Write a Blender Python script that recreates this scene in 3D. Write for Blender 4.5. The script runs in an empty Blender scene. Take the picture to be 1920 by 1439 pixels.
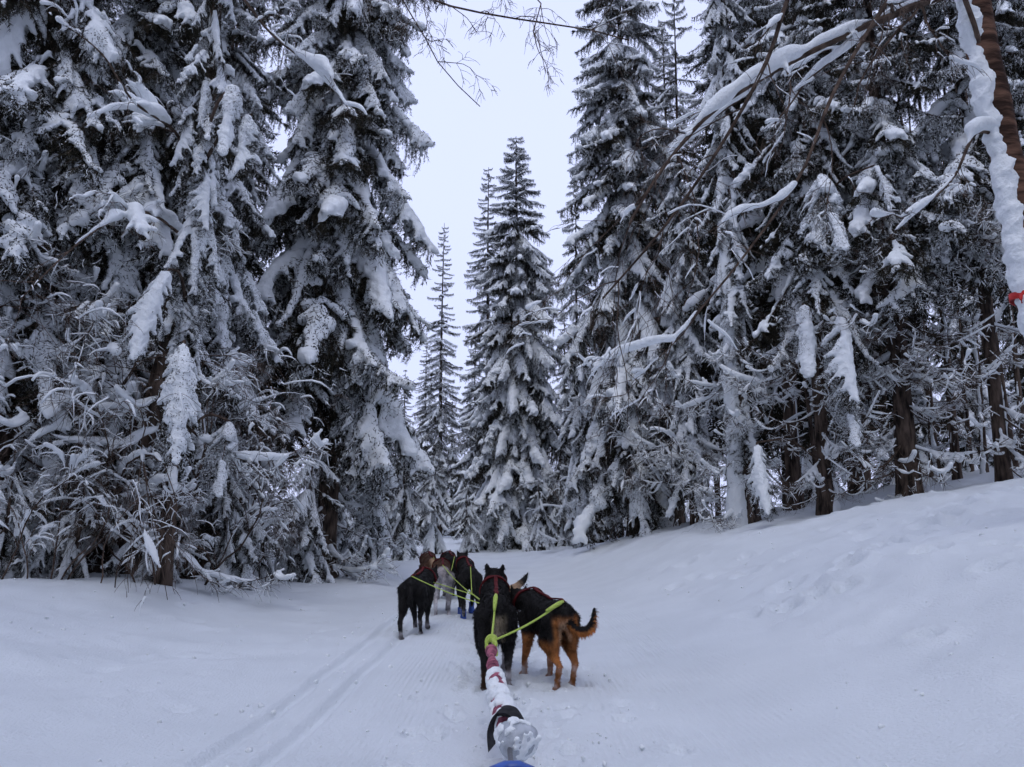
import bpy, bmesh, math, random
import numpy as np
from mathutils import Vector, Matrix
from mathutils.bvhtree import BVHTree

scene = bpy.context.scene
COL = scene.collection
R = math.radians

# ------------------------------------------------------------------ camera
CAM_Z = 0.95
PITCH = R(10.53)
FPX = 1493.0                      # focal length in pixels of the 1920 px wide photograph
cam_data = bpy.data.cameras.new('camera')
cam_data.sensor_width = 36.0
cam_data.lens = 36.0 * FPX / 1920.0
cam_data.clip_start = 0.05
cam_data.clip_end = 2000
cam = bpy.data.objects.new('camera', cam_data)
COL.objects.link(cam)
cam.location = (0, 0, CAM_Z)
cam.rotation_euler = (R(90) + PITCH, 0, 0)
scene.camera = cam

# ------------------------------------------------------------------ sky and sun (overcast)
SUN_EL, SUN_AZ = R(60), R(188)
world = bpy.data.worlds.new('World')
scene.world = world
world.use_nodes = True
wn = world.node_tree
wn.nodes.clear()
w_out = wn.nodes.new('ShaderNodeOutputWorld')
w_sky = wn.nodes.new('ShaderNodeTexSky')
w_sky.sky_type = 'NISHITA'
w_sky.sun_disc = False
w_sky.sun_elevation = SUN_EL
w_sky.sun_rotation = SUN_AZ
w_sky.dust_density = 4.0
w_b1 = wn.nodes.new('ShaderNodeBackground')
w_b1.inputs[1].default_value = 0.12
w_b2 = wn.nodes.new('ShaderNodeBackground')          # the even cloud layer
w_b2.inputs[1].default_value = 1.0
w_noise = wn.nodes.new('ShaderNodeTexNoise')
w_noise.inputs['Scale'].default_value = 1.6
w_noise.inputs['Detail'].default_value = 3
w_ramp = wn.nodes.new('ShaderNodeValToRGB')
w_ramp.color_ramp.elements[0].color = (0.775, 0.855, 1.22, 1)
w_ramp.color_ramp.elements[0].position = 0.3
w_ramp.color_ramp.elements[1].color = (0.825, 0.91, 1.30, 1)
w_ramp.color_ramp.elements[1].position = 0.7
w_mix = wn.nodes.new('ShaderNodeMixShader')
w_mix.inputs[0].default_value = 0.93
wn.links.new(w_sky.outputs[0], w_b1.inputs[0])
wn.links.new(w_noise.outputs['Fac'], w_ramp.inputs[0])
wn.links.new(w_ramp.outputs[0], w_b2.inputs[0])
wn.links.new(w_b1.outputs[0], w_mix.inputs[1])
wn.links.new(w_b2.outputs[0], w_mix.inputs[2])
wn.links.new(w_mix.outputs[0], w_out.inputs[0])

sun_d = bpy.data.lights.new('sun', 'SUN')
sun_d.energy = 0.75
sun_d.angle = R(35)
sun_d.color = (1.0, 1.0, 0.99)
sun = bpy.data.objects.new('sun', sun_d)
COL.objects.link(sun)
sdir = Vector((math.sin(SUN_AZ) * math.cos(SUN_EL), math.cos(SUN_AZ) * math.cos(SUN_EL), math.sin(SUN_EL)))
sun.rotation_euler = sdir.to_track_quat('Z', 'Y').to_euler()
sun.location = (0, 0, 40)

scene.view_settings.view_transform = 'Standard'
scene.view_settings.look = 'None'
scene.view_settings.exposure = 0.0
scene.view_settings.gamma = 1.0
scene.view_settings.use_curve_mapping = False
scene.render.engine = 'CYCLES'
scene.cycles.use_denoising = True
scene.cycles.max_bounces = 3
scene.cycles.diffuse_bounces = 3
scene.cycles.use_adaptive_sampling = True
scene.cycles.adaptive_threshold = 0.04

# ------------------------------------------------------------------ helpers
cp, sp = math.cos(PITCH), math.sin(PITCH)
def P(px, py, Y):
    """photograph pixel + forward distance in metres -> world point"""
    u = (px - 960.0) / FPX
    v = (719.5 - py) / FPX
    d = np.array([u, cp - v * sp, sp + v * cp])
    return np.array([0, 0, CAM_Z]) + d * (Y / d[1])

def smooth(a, b, x):
    t = np.clip((x - a) / (b - a), 0, 1)
    return t * t * (3 - 2 * t)

class Noise:
    def __init__(self, seed, n=7, octaves=3):
        r = np.random.RandomState(seed)
        self.k, self.ph, self.a = [], [], []
        for o in range(octaves):
            d = r.normal(size=(n, 3)); d /= np.linalg.norm(d, axis=1)[:, None]
            self.k.append(d * (2.0 ** o) * r.uniform(.7, 1.3, (n, 1)))
            self.ph.append(r.uniform(0, 6.28, n)); self.a.append(0.5 ** o / math.sqrt(n))
    def __call__(self, p):
        p = np.asarray(p, float)
        s = np.zeros(p.shape[:-1])
        for k, ph, a in zip(self.k, self.ph, self.a):
            s += a * np.sin(p @ k.T + ph).sum(-1)
        return s

def norm(v):
    v = np.asarray(v, float)
    return v / (np.linalg.norm(v, axis=-1, keepdims=True) + 1e-9)

def make_mesh(name, V, F3=None, F4=None, mats=(), mi3=None, mi4=None, smooth_shade=True):
    """fast mesh from numpy arrays of triangles and quads"""
    V = np.asarray(V, np.float32)
    F3 = np.zeros((0, 3), np.int32) if F3 is None or len(F3) == 0 else np.asarray(F3, np.int32)
    F4 = np.zeros((0, 4), np.int32) if F4 is None or len(F4) == 0 else np.asarray(F4, np.int32)
    me = bpy.data.meshes.new(name)
    me.vertices.add(len(V)); me.vertices.foreach_set('co', V.ravel())
    n3, n4 = len(F3), len(F4)
    me.loops.add(n3 * 3 + n4 * 4)
    me.loops.foreach_set('vertex_index', np.concatenate([F3.ravel(), F4.ravel()]).astype(np.int32))
    me.polygons.add(n3 + n4)
    ls = np.concatenate([np.arange(n3) * 3, n3 * 3 + np.arange(n4) * 4]).astype(np.int32)
    me.polygons.foreach_set('loop_start', ls)
    me.polygons.foreach_set('use_smooth', np.full(n3 + n4, smooth_shade, bool))
    for m in mats: me.materials.append(m)
    if mi3 is not None or mi4 is not None:
        a = np.zeros(n3, np.int32) if mi3 is None else np.asarray(mi3, np.int32)
        b = np.zeros(n4, np.int32) if mi4 is None else np.asarray(mi4, np.int32)
        me.polygons.foreach_set('material_index', np.concatenate([a, b]))
    me.update(calc_edges=True)
    return me

class Geo:
    """collects tubes, blades and balls into one mesh"""
    def __init__(self): self.V, self.T, self.Q, self.mt, self.mq, self.n = [], [], [], [], [], 0
    def add(self, V, T=None, Q=None, m=0):
        V = np.asarray(V, float).reshape(-1, 3)
        if T is not None and len(T): T = np.asarray(T); self.T.append(T + self.n); self.mt.append(np.full(len(T), m))
        if Q is not None and len(Q): Q = np.asarray(Q); self.Q.append(Q + self.n); self.mq.append(np.full(len(Q), m))
        self.V.append(V); self.n += len(V)
    def tube(self, pts, rad, k=5, m=0, cap=True):
        pts = np.asarray(pts, float); n = len(pts)
        rad = np.broadcast_to(np.asarray(rad, float), (n,))
        t = norm(np.gradient(pts, axis=0))
        ref = np.array([0, 0, 1.0]) if abs(t[:, 2]).mean() < .8 else np.array([1.0, 0, 0])
        a = norm(np.cross(t, ref)); b = np.cross(t, a)
        ang = np.arange(k) * 2 * math.pi / k
        ring = (a[:, None] * np.cos(ang)[None, :, None] + b[:, None] * np.sin(ang)[None, :, None]) * rad[:, None, None]
        V = (pts[:, None] + ring).reshape(-1, 3)
        i = np.arange(n - 1)[:, None] * k; j = np.arange(k)[None]
        Q = np.stack([i + j, i + (j + 1) % k, i + k + (j + 1) % k, i + k + j], -1).reshape(-1, 4)
        T = []
        if cap:
            V = np.vstack([V, pts[0], pts[-1]]); c0, c1 = n * k, n * k + 1
            for q in range(k):
                T.append((c0, (q + 1) % k, q)); T.append((c1, (n - 1) * k + q, (n - 1) * k + (q + 1) % k))
        self.add(V, T, Q, m)
    def blades(self, p, d, w, m=0):
        """thin tapered triangles: base points p, vectors d, widths w"""
        p = np.asarray(p, float); d = np.asarray(d, float); n = len(p)
        if n == 0: return
        rv = norm(np.cross(d, RS.normal(size=(n, 3)))) * np.reshape(w, (-1, 1)) * .5
        V = np.stack([p - rv, p + rv, p + d], 1).reshape(-1, 3)
        self.add(V, np.arange(n * 3).reshape(-1, 3), None, m)
    def balls(self, c, r, sc=(1, 1, 1), m=0):
        c = np.asarray(c, float).reshape(-1, 3); r = np.asarray(r, float).reshape(-1)
        if len(c) == 0: return
        V = c[:, None] + ICO_V[None] * r[:, None, None] * np.asarray(sc, float)
        T = ICO_F[None] + (np.arange(len(c)) * len(ICO_V))[:, None, None]
        self.add(V.reshape(-1, 3), T.reshape(-1, 3), None, m)
    def mesh(self, name, mats, smooth_shade=True):
        return make_mesh(name, np.vstack(self.V), np.vstack(self.T) if self.T else None, np.vstack(self.Q) if self.Q else None, mats,
                         np.concatenate(self.mt) if self.mt else None, np.concatenate(self.mq) if self.mq else None, smooth_shade)

RS = np.random.RandomState(11)
_bm = bmesh.new(); bmesh.ops.create_icosphere(_bm, subdivisions=2, radius=1)
_bm.verts.ensure_lookup_table()
ICO_V = np.array([v.co[:] for v in _bm.verts]); ICO_F = np.array([[v.index for v in f.verts] for f in _bm.faces]); _bm.free()

def remesh(geo, voxel, iters=3):
    """one continuous skin round overlapping shapes -> (verts, quads)"""
    me = geo.mesh('tmp', [])
    ob = bpy.data.objects.new('tmp', me); COL.objects.link(ob)
    m = ob.modifiers.new('r', 'REMESH'); m.mode = 'VOXEL'; m.voxel_size = voxel
    if iters:
        s = ob.modifiers.new('s', 'SMOOTH'); s.iterations = iters; s.factor = .5
    dg = bpy.context.evaluated_depsgraph_get()
    ev = ob.evaluated_get(dg).to_mesh()
    V = np.empty(len(ev.vertices) * 3, np.float32); ev.vertices.foreach_get('co', V)
    n = len(ev.loops); I = np.empty(n, np.int32); ev.loops.foreach_get('vertex_index', I)
    tot = np.empty(len(ev.polygons), np.int32); ev.polygons.foreach_get('loop_total', tot)
    assert (tot == 4).all()
    V = V.reshape(-1, 3).astype(float); Q = I.reshape(-1, 4).copy()
    ob.evaluated_get(dg).to_mesh_clear()
    bpy.data.objects.remove(ob); bpy.data.meshes.remove(me)
    return V, Q

def spline(pts, n):
    pts = np.asarray(pts, float); m = len(pts)
    s = np.concatenate([[0], np.cumsum(np.linalg.norm(np.diff(pts, axis=0), axis=1))]); s /= s[-1]
    u = np.linspace(0, 1, n)
    # Catmull-Rom
    out = []
    for t in u:
        i = int(np.clip(np.searchsorted(s, t) - 1, 0, m - 2)); w = (t - s[i]) / (s[i + 1] - s[i] + 1e-9)
        p0, p1, p2, p3 = pts[max(i - 1, 0)], pts[i], pts[i + 1], pts[min(i + 2, m - 1)]
        out.append(.5 * (2 * p1 + (p2 - p0) * w + (2 * p0 - 5 * p1 + 4 * p2 - p3) * w * w + (3 * p1 - p0 - 3 * p2 + p3) * w ** 3))
    return np.array(out)

def link(name, data, parent=None, loc=None, rot=None, scale=None):
    o = bpy.data.objects.new(name, data); COL.objects.link(o)
    if parent is not None: o.parent = parent
    if loc is not None: o.location = loc
    if rot is not None: o.rotation_euler = rot
    if scale is not None: o.scale = scale
    return o
def tag(o, label, cat, group=None):
    o['label'] = label; o['category'] = cat
    if group: o['group'] = group
    return o
def thing(name, label, cat, loc=(0, 0, 0), rotz=0, group=None):
    o = link(name, None, None, loc, (0, 0, rotz)); o.empty_display_size = .2
    return tag(o, label, cat, group)
def copy_tree(o, parent=None):
    c = o.copy(); COL.objects.link(c); c.parent = parent
    for ch in list(o.children): copy_tree(ch, c)
    return c

# ------------------------------------------------------------------ materials
def mat(name, rough=.8, spec=.25):
    m = bpy.data.materials.new(name); m.use_nodes = True
    nt = m.node_tree; b = nt.nodes['Principled BSDF']
    b.inputs['Roughness'].default_value = rough
    b.inputs['Specular IOR Level'].default_value = spec
    return m, nt, b
def noise_col(name, c0, c1, scale, rough=.85, spec=.15, bump=0, bscale=None, detail=5, rnd=0.0, lo=.35, hi=.65, vs=None):
    m, nt, b = mat(name, rough, spec)
    tc = nt.nodes.new('ShaderNodeTexCoord'); n = nt.nodes.new('ShaderNodeTexNoise')
    n.inputs['Scale'].default_value = scale; n.inputs['Detail'].default_value = detail
    vec = tc.outputs['Object']
    if vs:
        mp = nt.nodes.new('ShaderNodeMapping'); mp.inputs['Scale'].default_value = vs; nt.links.new(vec, mp.inputs['Vector']); vec = mp.outputs[0]
    nt.links.new(vec, n.inputs['Vector'])
    r = nt.nodes.new('ShaderNodeValToRGB')
    r.color_ramp.elements[0].position = lo; r.color_ramp.elements[1].position = hi
    r.color_ramp.elements[0].color = (*c0, 1); r.color_ramp.elements[1].color = (*c1, 1)
    nt.links.new(n.outputs['Fac'], r.inputs[0])
    src = r.outputs[0]
    if rnd:
        oi = nt.nodes.new('ShaderNodeObjectInfo'); hs = nt.nodes.new('ShaderNodeHueSaturation')
        mr = nt.nodes.new('ShaderNodeMapRange'); mr.inputs['To Min'].default_value = 1 - rnd; mr.inputs['To Max'].default_value = 1 + rnd
        nt.links.new(oi.outputs['Random'], mr.inputs['Value']); nt.links.new(mr.outputs[0], hs.inputs['Value'])
        nt.links.new(src, hs.inputs['Color']); src = hs.outputs[0]
    nt.links.new(src, b.inputs['Base Color'])
    if bump:
        n2 = nt.nodes.new('ShaderNodeTexNoise'); n2.inputs['Scale'].default_value = bscale or scale * 3; n2.inputs['Detail'].default_value = 6
        nt.links.new(vec, n2.inputs['Vector'])
        bp = nt.nodes.new('ShaderNodeBump'); bp.inputs['Strength'].default_value = bump; bp.inputs['Distance'].default_value = .02
        nt.links.new(n2.outputs['Fac'], bp.inputs['Height']); nt.links.new(bp.outputs[0], b.inputs['Normal'])
    return m

M_SNOW = noise_col('snow', (.775, .81, .835), (.845, .875, .89), 3, .7, .15, bump=.75, bscale=34)
M_NEEDLE = noise_col('spruce_needles', (.010, .011, .007), (.045, .038, .025), 6, .8, .15, rnd=.35)
M_TWIG = noise_col('twig_bark', (.040, .028, .022), (.125, .09, .07), 12, .9, .1, rnd=.3)
M_BARK = noise_col('spruce_bark', (.018, .014, .012), (.13, .095, .075), 16, .95, .1, bump=1.0, bscale=30, vs=(1, 1, .22))
M_BIRCH = noise_col('birch_bark', (.035, .02, .015), (.20, .11, .075), 9, .9, .1, bump=1.0, bscale=18, lo=.42, hi=.72, vs=(.35, .35, 1.6))
M_RED = noise_col('red_webbing', (.05, .005, .006), (.11, .009, .011), 40, .8, .2)
M_NEON = noise_col('neon_rope', (.36, .50, .06), (.56, .68, .18), 120, .6, .2, bump=.6, bscale=160)
M_PINK = noise_col('pink_fabric', (.10, .03, .05), (.50, .16, .22), 26, .9, .1)
M_BLACK = noise_col('black_webbing', (.010, .010, .012), (.03, .03, .034), 50, .8, .25)
M_GREY = noise_col('frosted_plastic', (.30, .33, .37), (.50, .53, .58), 25, .45, .4, bump=.3, bscale=60)
M_BLUE = noise_col('blue_plastic', (.02, .07, .30), (.03, .10, .42), 12, .35, .45)
M_ORANGE = noise_col('red_ribbon', (.55, .03, .03), (.68, .06, .05), 10, .6, .2)
M_STEEL = noise_col('dark_steel', (.06, .06, .07), (.12, .12, .13), 30, .4, .5)

def coat_material():
    m, nt, b = mat('dog_coat', .75, .2)
    a = nt.nodes.new('ShaderNodeAttribute'); a.attribute_name = 'coat'
    tc = nt.nodes.new('ShaderNodeTexCoord'); n = nt.nodes.new('ShaderNodeTexNoise'); n.inputs['Scale'].default_value = 45; n.inputs['Detail'].default_value = 4
    nt.links.new(tc.outputs['Object'], n.inputs['Vector'])
    mr = nt.nodes.new('ShaderNodeMapRange'); mr.inputs['To Min'].default_value = .65; mr.inputs['To Max'].default_value = 1.35
    nt.links.new(n.outputs['Fac'], mr.inputs['Value'])
    mx = nt.nodes.new('ShaderNodeMix'); mx.data_type = 'RGBA'; mx.blend_type = 'MULTIPLY'; mx.inputs['Factor'].default_value = 1
    nt.links.new(a.outputs['Color'], mx.inputs['A']); nt.links.new(mr.outputs[0], mx.inputs['B'])
    nt.links.new(mx.outputs['Result'], b.inputs['Base Color'])
    return m
M_COAT = coat_material()

def ground_material():
    m, nt, b = mat('packed_snow', .65, .2)
    N, L = nt.nodes.new, nt.links.new
    tc = N('ShaderNodeTexCoord')
    n1 = N('ShaderNodeTexNoise'); n1.inputs['Scale'].default_value = 1.3; n1.inputs['Detail'].default_value = 7
    L(tc.outputs['Object'], n1.inputs['Vector'])
    r = N('ShaderNodeValToRGB'); r.color_ramp.elements[0].color = (.65, .69, .725, 1); r.color_ramp.elements[1].color = (.70, .74, .775, 1)
    r.color_ramp.elements[0].position = .35; r.color_ramp.elements[1].position = .65
    L(n1.outputs['Fac'], r.inputs[0]); L(r.outputs[0], b.inputs['Base Color'])
    # grain
    n2 = N('ShaderNodeTexNoise'); n2.inputs['Scale'].default_value = 60; n2.inputs['Detail'].default_value = 9
    L(tc.outputs['Object'], n2.inputs['Vector'])
    # groomer corduroy: narrow ridges along the trail, stored mask 'groom'
    sx = N('ShaderNodeSeparateXYZ'); L(tc.outputs['Object'], sx.inputs[0])
    mu = N('ShaderNodeMath'); mu.operation = 'MULTIPLY'; mu.inputs[1].default_value = 2 * math.pi / .034; L(sx.outputs[0], mu.inputs[0])
    si = N('ShaderNodeMath'); si.operation = 'SINE'; L(mu.outputs[0], si.inputs[0])
    at = N('ShaderNodeAttribute'); at.attribute_name = 'groom'
    n3 = N('ShaderNodeTexNoise'); n3.inputs['Scale'].default_value = 2.2; n3.inputs['Detail'].default_value = 4; L(tc.outputs['Object'], n3.inputs['Vector'])
    r3 = N('ShaderNodeMapRange'); r3.inputs['From Min'].default_value = .38; r3.inputs['From Max'].default_value = .62; L(n3.outputs['Fac'], r3.inputs['Value'])
    m1 = N('ShaderNodeMath'); m1.operation = 'MULTIPLY'; L(si.outputs[0], m1.inputs[0]); L(at.outputs['Fac'], m1.inputs[1])
    m2 = N('ShaderNodeMath'); m2.operation = 'MULTIPLY'; L(m1.outputs[0], m2.inputs[0]); L(r3.outputs[0], m2.inputs[1])
    m3 = N('ShaderNodeMath'); m3.operation = 'MULTIPLY_ADD'; m3.inputs[1].default_value = .22; L(m2.outputs[0], m3.inputs[0]); L(n2.outputs['Fac'], m3.inputs[2])
    bp = N('ShaderNodeBump'); bp.inputs['Strength'].default_value = .6; bp.inputs['Distance'].default_value = .02
    L(m3.outputs[0], bp.inputs['Height']); L(bp.outputs[0], b.inputs['Normal'])
    return m
M_GROUND = ground_material()

# ------------------------------------------------------------------ the snow ground
G1, G2, G3 = Noise(1), Noise(2, octaves=4), Noise(3, octaves=4)
_pr = np.random.RandomState(5)
PRINTS = []                       # old footprints and lumps in the banks (x, y, radius, depth)
for k in range(60):
    y = _pr.uniform(4.5, 12); PRINTS.append((_pr.uniform(2.0, 6.0) , y, _pr.uniform(.08, .15), _pr.uniform(.06, .13)))
for k in range(11):
    PRINTS.append((3.0 + k * .33 + _pr.uniform(-.06, .06), 7.2 + .28 * k + _pr.uniform(-.1, .1), .13, .15))
for k in range(90):
    y = _pr.uniform(3.3, 9); PRINTS.append((_pr.uniform(-4.6, -1.7), y, _pr.uniform(.04, .12), _pr.uniform(-.025, .04)))
TRAIL_PRINTS = []
for k in range(300):
    y = _pr.uniform(3.0, 13); c = -.011 * max(y - 4, 0) ** 2
    TRAIL_PRINTS.append((c + _pr.normal() * .28 + .05, y, _pr.uniform(.045, .065), _pr.uniform(.02, .06)))
PR_ARR = np.array(PRINTS + TRAIL_PRINTS)

def trail_x(y):
    y = np.asarray(y, float)
    return -.008 * np.maximum(y - 9, 0) ** 2
def H0(x, y):
    """large shape of the ground"""
    x = np.asarray(x, float); y = np.asarray(y, float)
    xs = x - np.maximum(trail_x(y), -4)
    right = np.interp(xs, [-50, .9, 1.3, 2.0, 3.35, 5.0, 7.0, 10, 20, 60, 300], [0, 0, .04, .24, .78, 1.20, 1.60, 2.15, 3.2, 5, 9])
    far = 1 - smooth(17, 27, y)
    right = right * (.08 + .92 * far)
    left = .44 * smooth(1.9, 4.6, -xs) * (1 - .75 * smooth(8.5, 14.5, y))
    rise = .30 * smooth(14, 30, y) + .02 * np.maximum(y - 30, 0)
    return right + left + rise
def H(x, y):
    x = np.asarray(x, float); y = np.asarray(y, float)
    z = H0(x, y)
    xs = x - trail_x(y)
    p = np.stack([x, y, np.zeros_like(x)], -1)
    bank = np.maximum(smooth(1.3, 2.4, xs), smooth(1.5, 2.3, -xs))
    z = z + bank * (.045 * G1(p * 1.1) + .02 * G2(p * 3.1)) + .006 * G3(p * 3.5) + bank * .010 * G2(p * 11)
    return z
def Hf(x, y): return float(H(np.array([x]), np.array([y]))[0])

def build_ground():
    a = np.arange(-1.7, 1.9, .016); b = np.arange(1.9, 8.5, .035); c = -np.arange(1.7, 7.5, .045)[1:][::-1]
    out = 8.5 * 1.12 ** np.arange(1, 36); outl = -(7.5 * 1.12 ** np.arange(1, 36))[::-1]
    xs = np.concatenate([outl, c, a, b, out])
    ys = [2.0]
    while ys[-1] < 34: ys.append(ys[-1] + max(.02, .0095 * ys[-1]))
    ys = np.concatenate([-40 * 1.0 * np.linspace(1, .05, 14) + 1.5, ys, ys[-1] * 1.1 ** np.arange(1, 26)])
    X, Y = np.meshgrid(xs, ys)
    Z = H(X, Y)
    # footprints
    for (px, py, r, d) in PR_ARR:
        i0, i1 = np.searchsorted(ys, [py - 3 * r, py + 3 * r]); j0, j1 = np.searchsorted(xs, [px - 3 * r, px + 3 * r])
        dx = X[i0:i1, j0:j1] - px; dy = (Y[i0:i1, j0:j1] - py) * .8
        q = (dx * dx + dy * dy) / (r * r)
        Z[i0:i1, j0:j1] += -d * np.exp(-q * 1.3) + .35 * d * np.exp(-(np.sqrt(q) - 1.35) ** 2 * 5)
    # set ski tracks, the worn dog lane and the edge of the groomed lane
    XS = X - trail_x(Y)
    wob = .015 * np.sin(Y * .8) + .01 * np.sin(Y * 2.3 + 1)
    for tx in (-1.27, -1.02):
        g = np.abs(XS + wob - tx)
        Z -= .028 * (1 - smooth(.022, .05, g)) * (1 - smooth(16, 24, Y))
        Z += .012 * np.exp(-((g - .075) / .025) ** 2)
    Z -= .025 * np.exp(-((XS - .05) / .55) ** 4)
    groom = smooth(-.95, -.6, XS) * (1 - smooth(1.1, 1.7, XS)) * (1 - smooth(9, 15, Y))
    lane = np.exp(-((XS - .0) / .42) ** 4)
    groom = groom * (1 - .75 * lane)
    Z += lane * .016 * G2(np.stack([X * 6, Y * 5, X * 0], -1))
    ny, nx = X.shape
    i = np.arange(ny - 1)[:, None] * nx; j = np.arange(nx - 1)[None]
    Q = np.stack([i + j, i + j + 1, i + nx + j + 1, i + nx + j], -1).reshape(-1, 4)
    me = make_mesh('snow_ground', np.stack([X, Y, Z], -1).reshape(-1, 3), None, Q, [M_GROUND])
    at = me.attributes.new('groom', 'FLOAT', 'POINT'); at.data.foreach_set('value', groom.ravel().astype(np.float32))
    o = link('snow_ground', me); o['kind'] = 'structure'
    o['label'] = 'snow covered ground with a groomed trail between banks'
    return o
build_ground()
def snow_clods():
    rs = np.random.RandomState(21); g = Geo(); n = 1500
    side = rs.rand(n)
    y = 3.1 + rs.rand(n) ** 1.5 * 9
    x = np.where(side < .15, -1.15 + rs.normal(size=n) * .25, np.where(side < .6, rs.normal(size=n) * .35, np.where(side < .8, rs.uniform(-5, -1.4, n), rs.uniform(1.2, 5, n)))) + trail_x(y)
    r = .003 + .013 * rs.rand(n) ** 5
    z = H(x, y) + r * .3 - .02 * (abs(x - trail_x(y)) < .5)
    c = np.stack([x, y, z], -1)
    V = c[:, None] + ICO_V[None] * r[:, None, None] * (1 + .25 * rs.normal(size=(n, len(ICO_V), 1)))
    T = ICO_F[None] + (np.arange(n) * len(ICO_V))[:, None, None]
    g.add(V.reshape(-1, 3), T.reshape(-1, 3))
    o = link('snow_clods', g.mesh('snow_clods', [M_SNOW])); o['kind'] = 'stuff'; tag(o, 'small loose clods of snow scattered over the trail and banks', 'snow')
snow_clods()

# ------------------------------------------------------------------ spruce boughs (library, shared by all trees)
def bough_skeleton(rs, kind):
    L = 2.0
    t = np.linspace(0, 1, 26)
    sag = {'normal': .6, 'heavy': 1.0, 'light': .25, 'sleeve': .25}[kind] * rs.uniform(.8, 1.2)
    lat = rs.uniform(-.12, .12)
    sp_ = np.stack([L * t, lat * np.sin(t * 2.6) * L * .5, -sag * t ** 1.7 + .22 * t ** 6], -1)
    br = []
    n = {'normal': 14, 'heavy': 18, 'light': 14, 'sleeve': 30}[kind]
    wid = {'normal': .58, 'heavy': .50, 'light': .55, 'sleeve': .36}[kind]
    drp = {'normal': .75, 'heavy': 1.25, 'light': .4, 'sleeve': .9}[kind]
    for i in range(n):
        for side in (-1, 1):
            t0 = np.clip(.08 + .9 * (i + rs.uniform(0, 1)) / n, 0, .985)
            env = (.30 + .70 * min(1, t0 / .35)) * (1 - t0) ** .55 + .10
            l = wid * env * rs.uniform(.65, 1.2)
            p0 = np.array([np.interp(t0, t, sp_[:, q]) for q in range(3)])
            a = R(rs.uniform(38, 68))
            s = np.linspace(0, 1, max(6, int(l / .045)))
            d = drp * rs.uniform(.5, 1.4)
            q = p0 + np.stack([l * s * math.cos(a), side * l * (s - .12 * s * s) * math.sin(a), -l * d * s ** 1.5], -1)
            br.append((q, l, t0))
    return sp_, br

def needle_blades(rs, pts, per, ln, out=.8):
    """blade bases and directions round a twig"""
    tg = norm(np.gradient(pts, axis=0))
    p = np.repeat(pts, per, 0); g = np.repeat(tg, per, 0); n = len(p)
    r = norm(np.cross(g, rs.normal(size=(n, 3))))
    d = norm(g * .75 + r * out + np.array([0, 0, -.15])) * (ln * rs.uniform(.6, 1.3, (n, 1)))
    return p + rs.normal(size=(n, 3)) * .006, d

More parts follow.
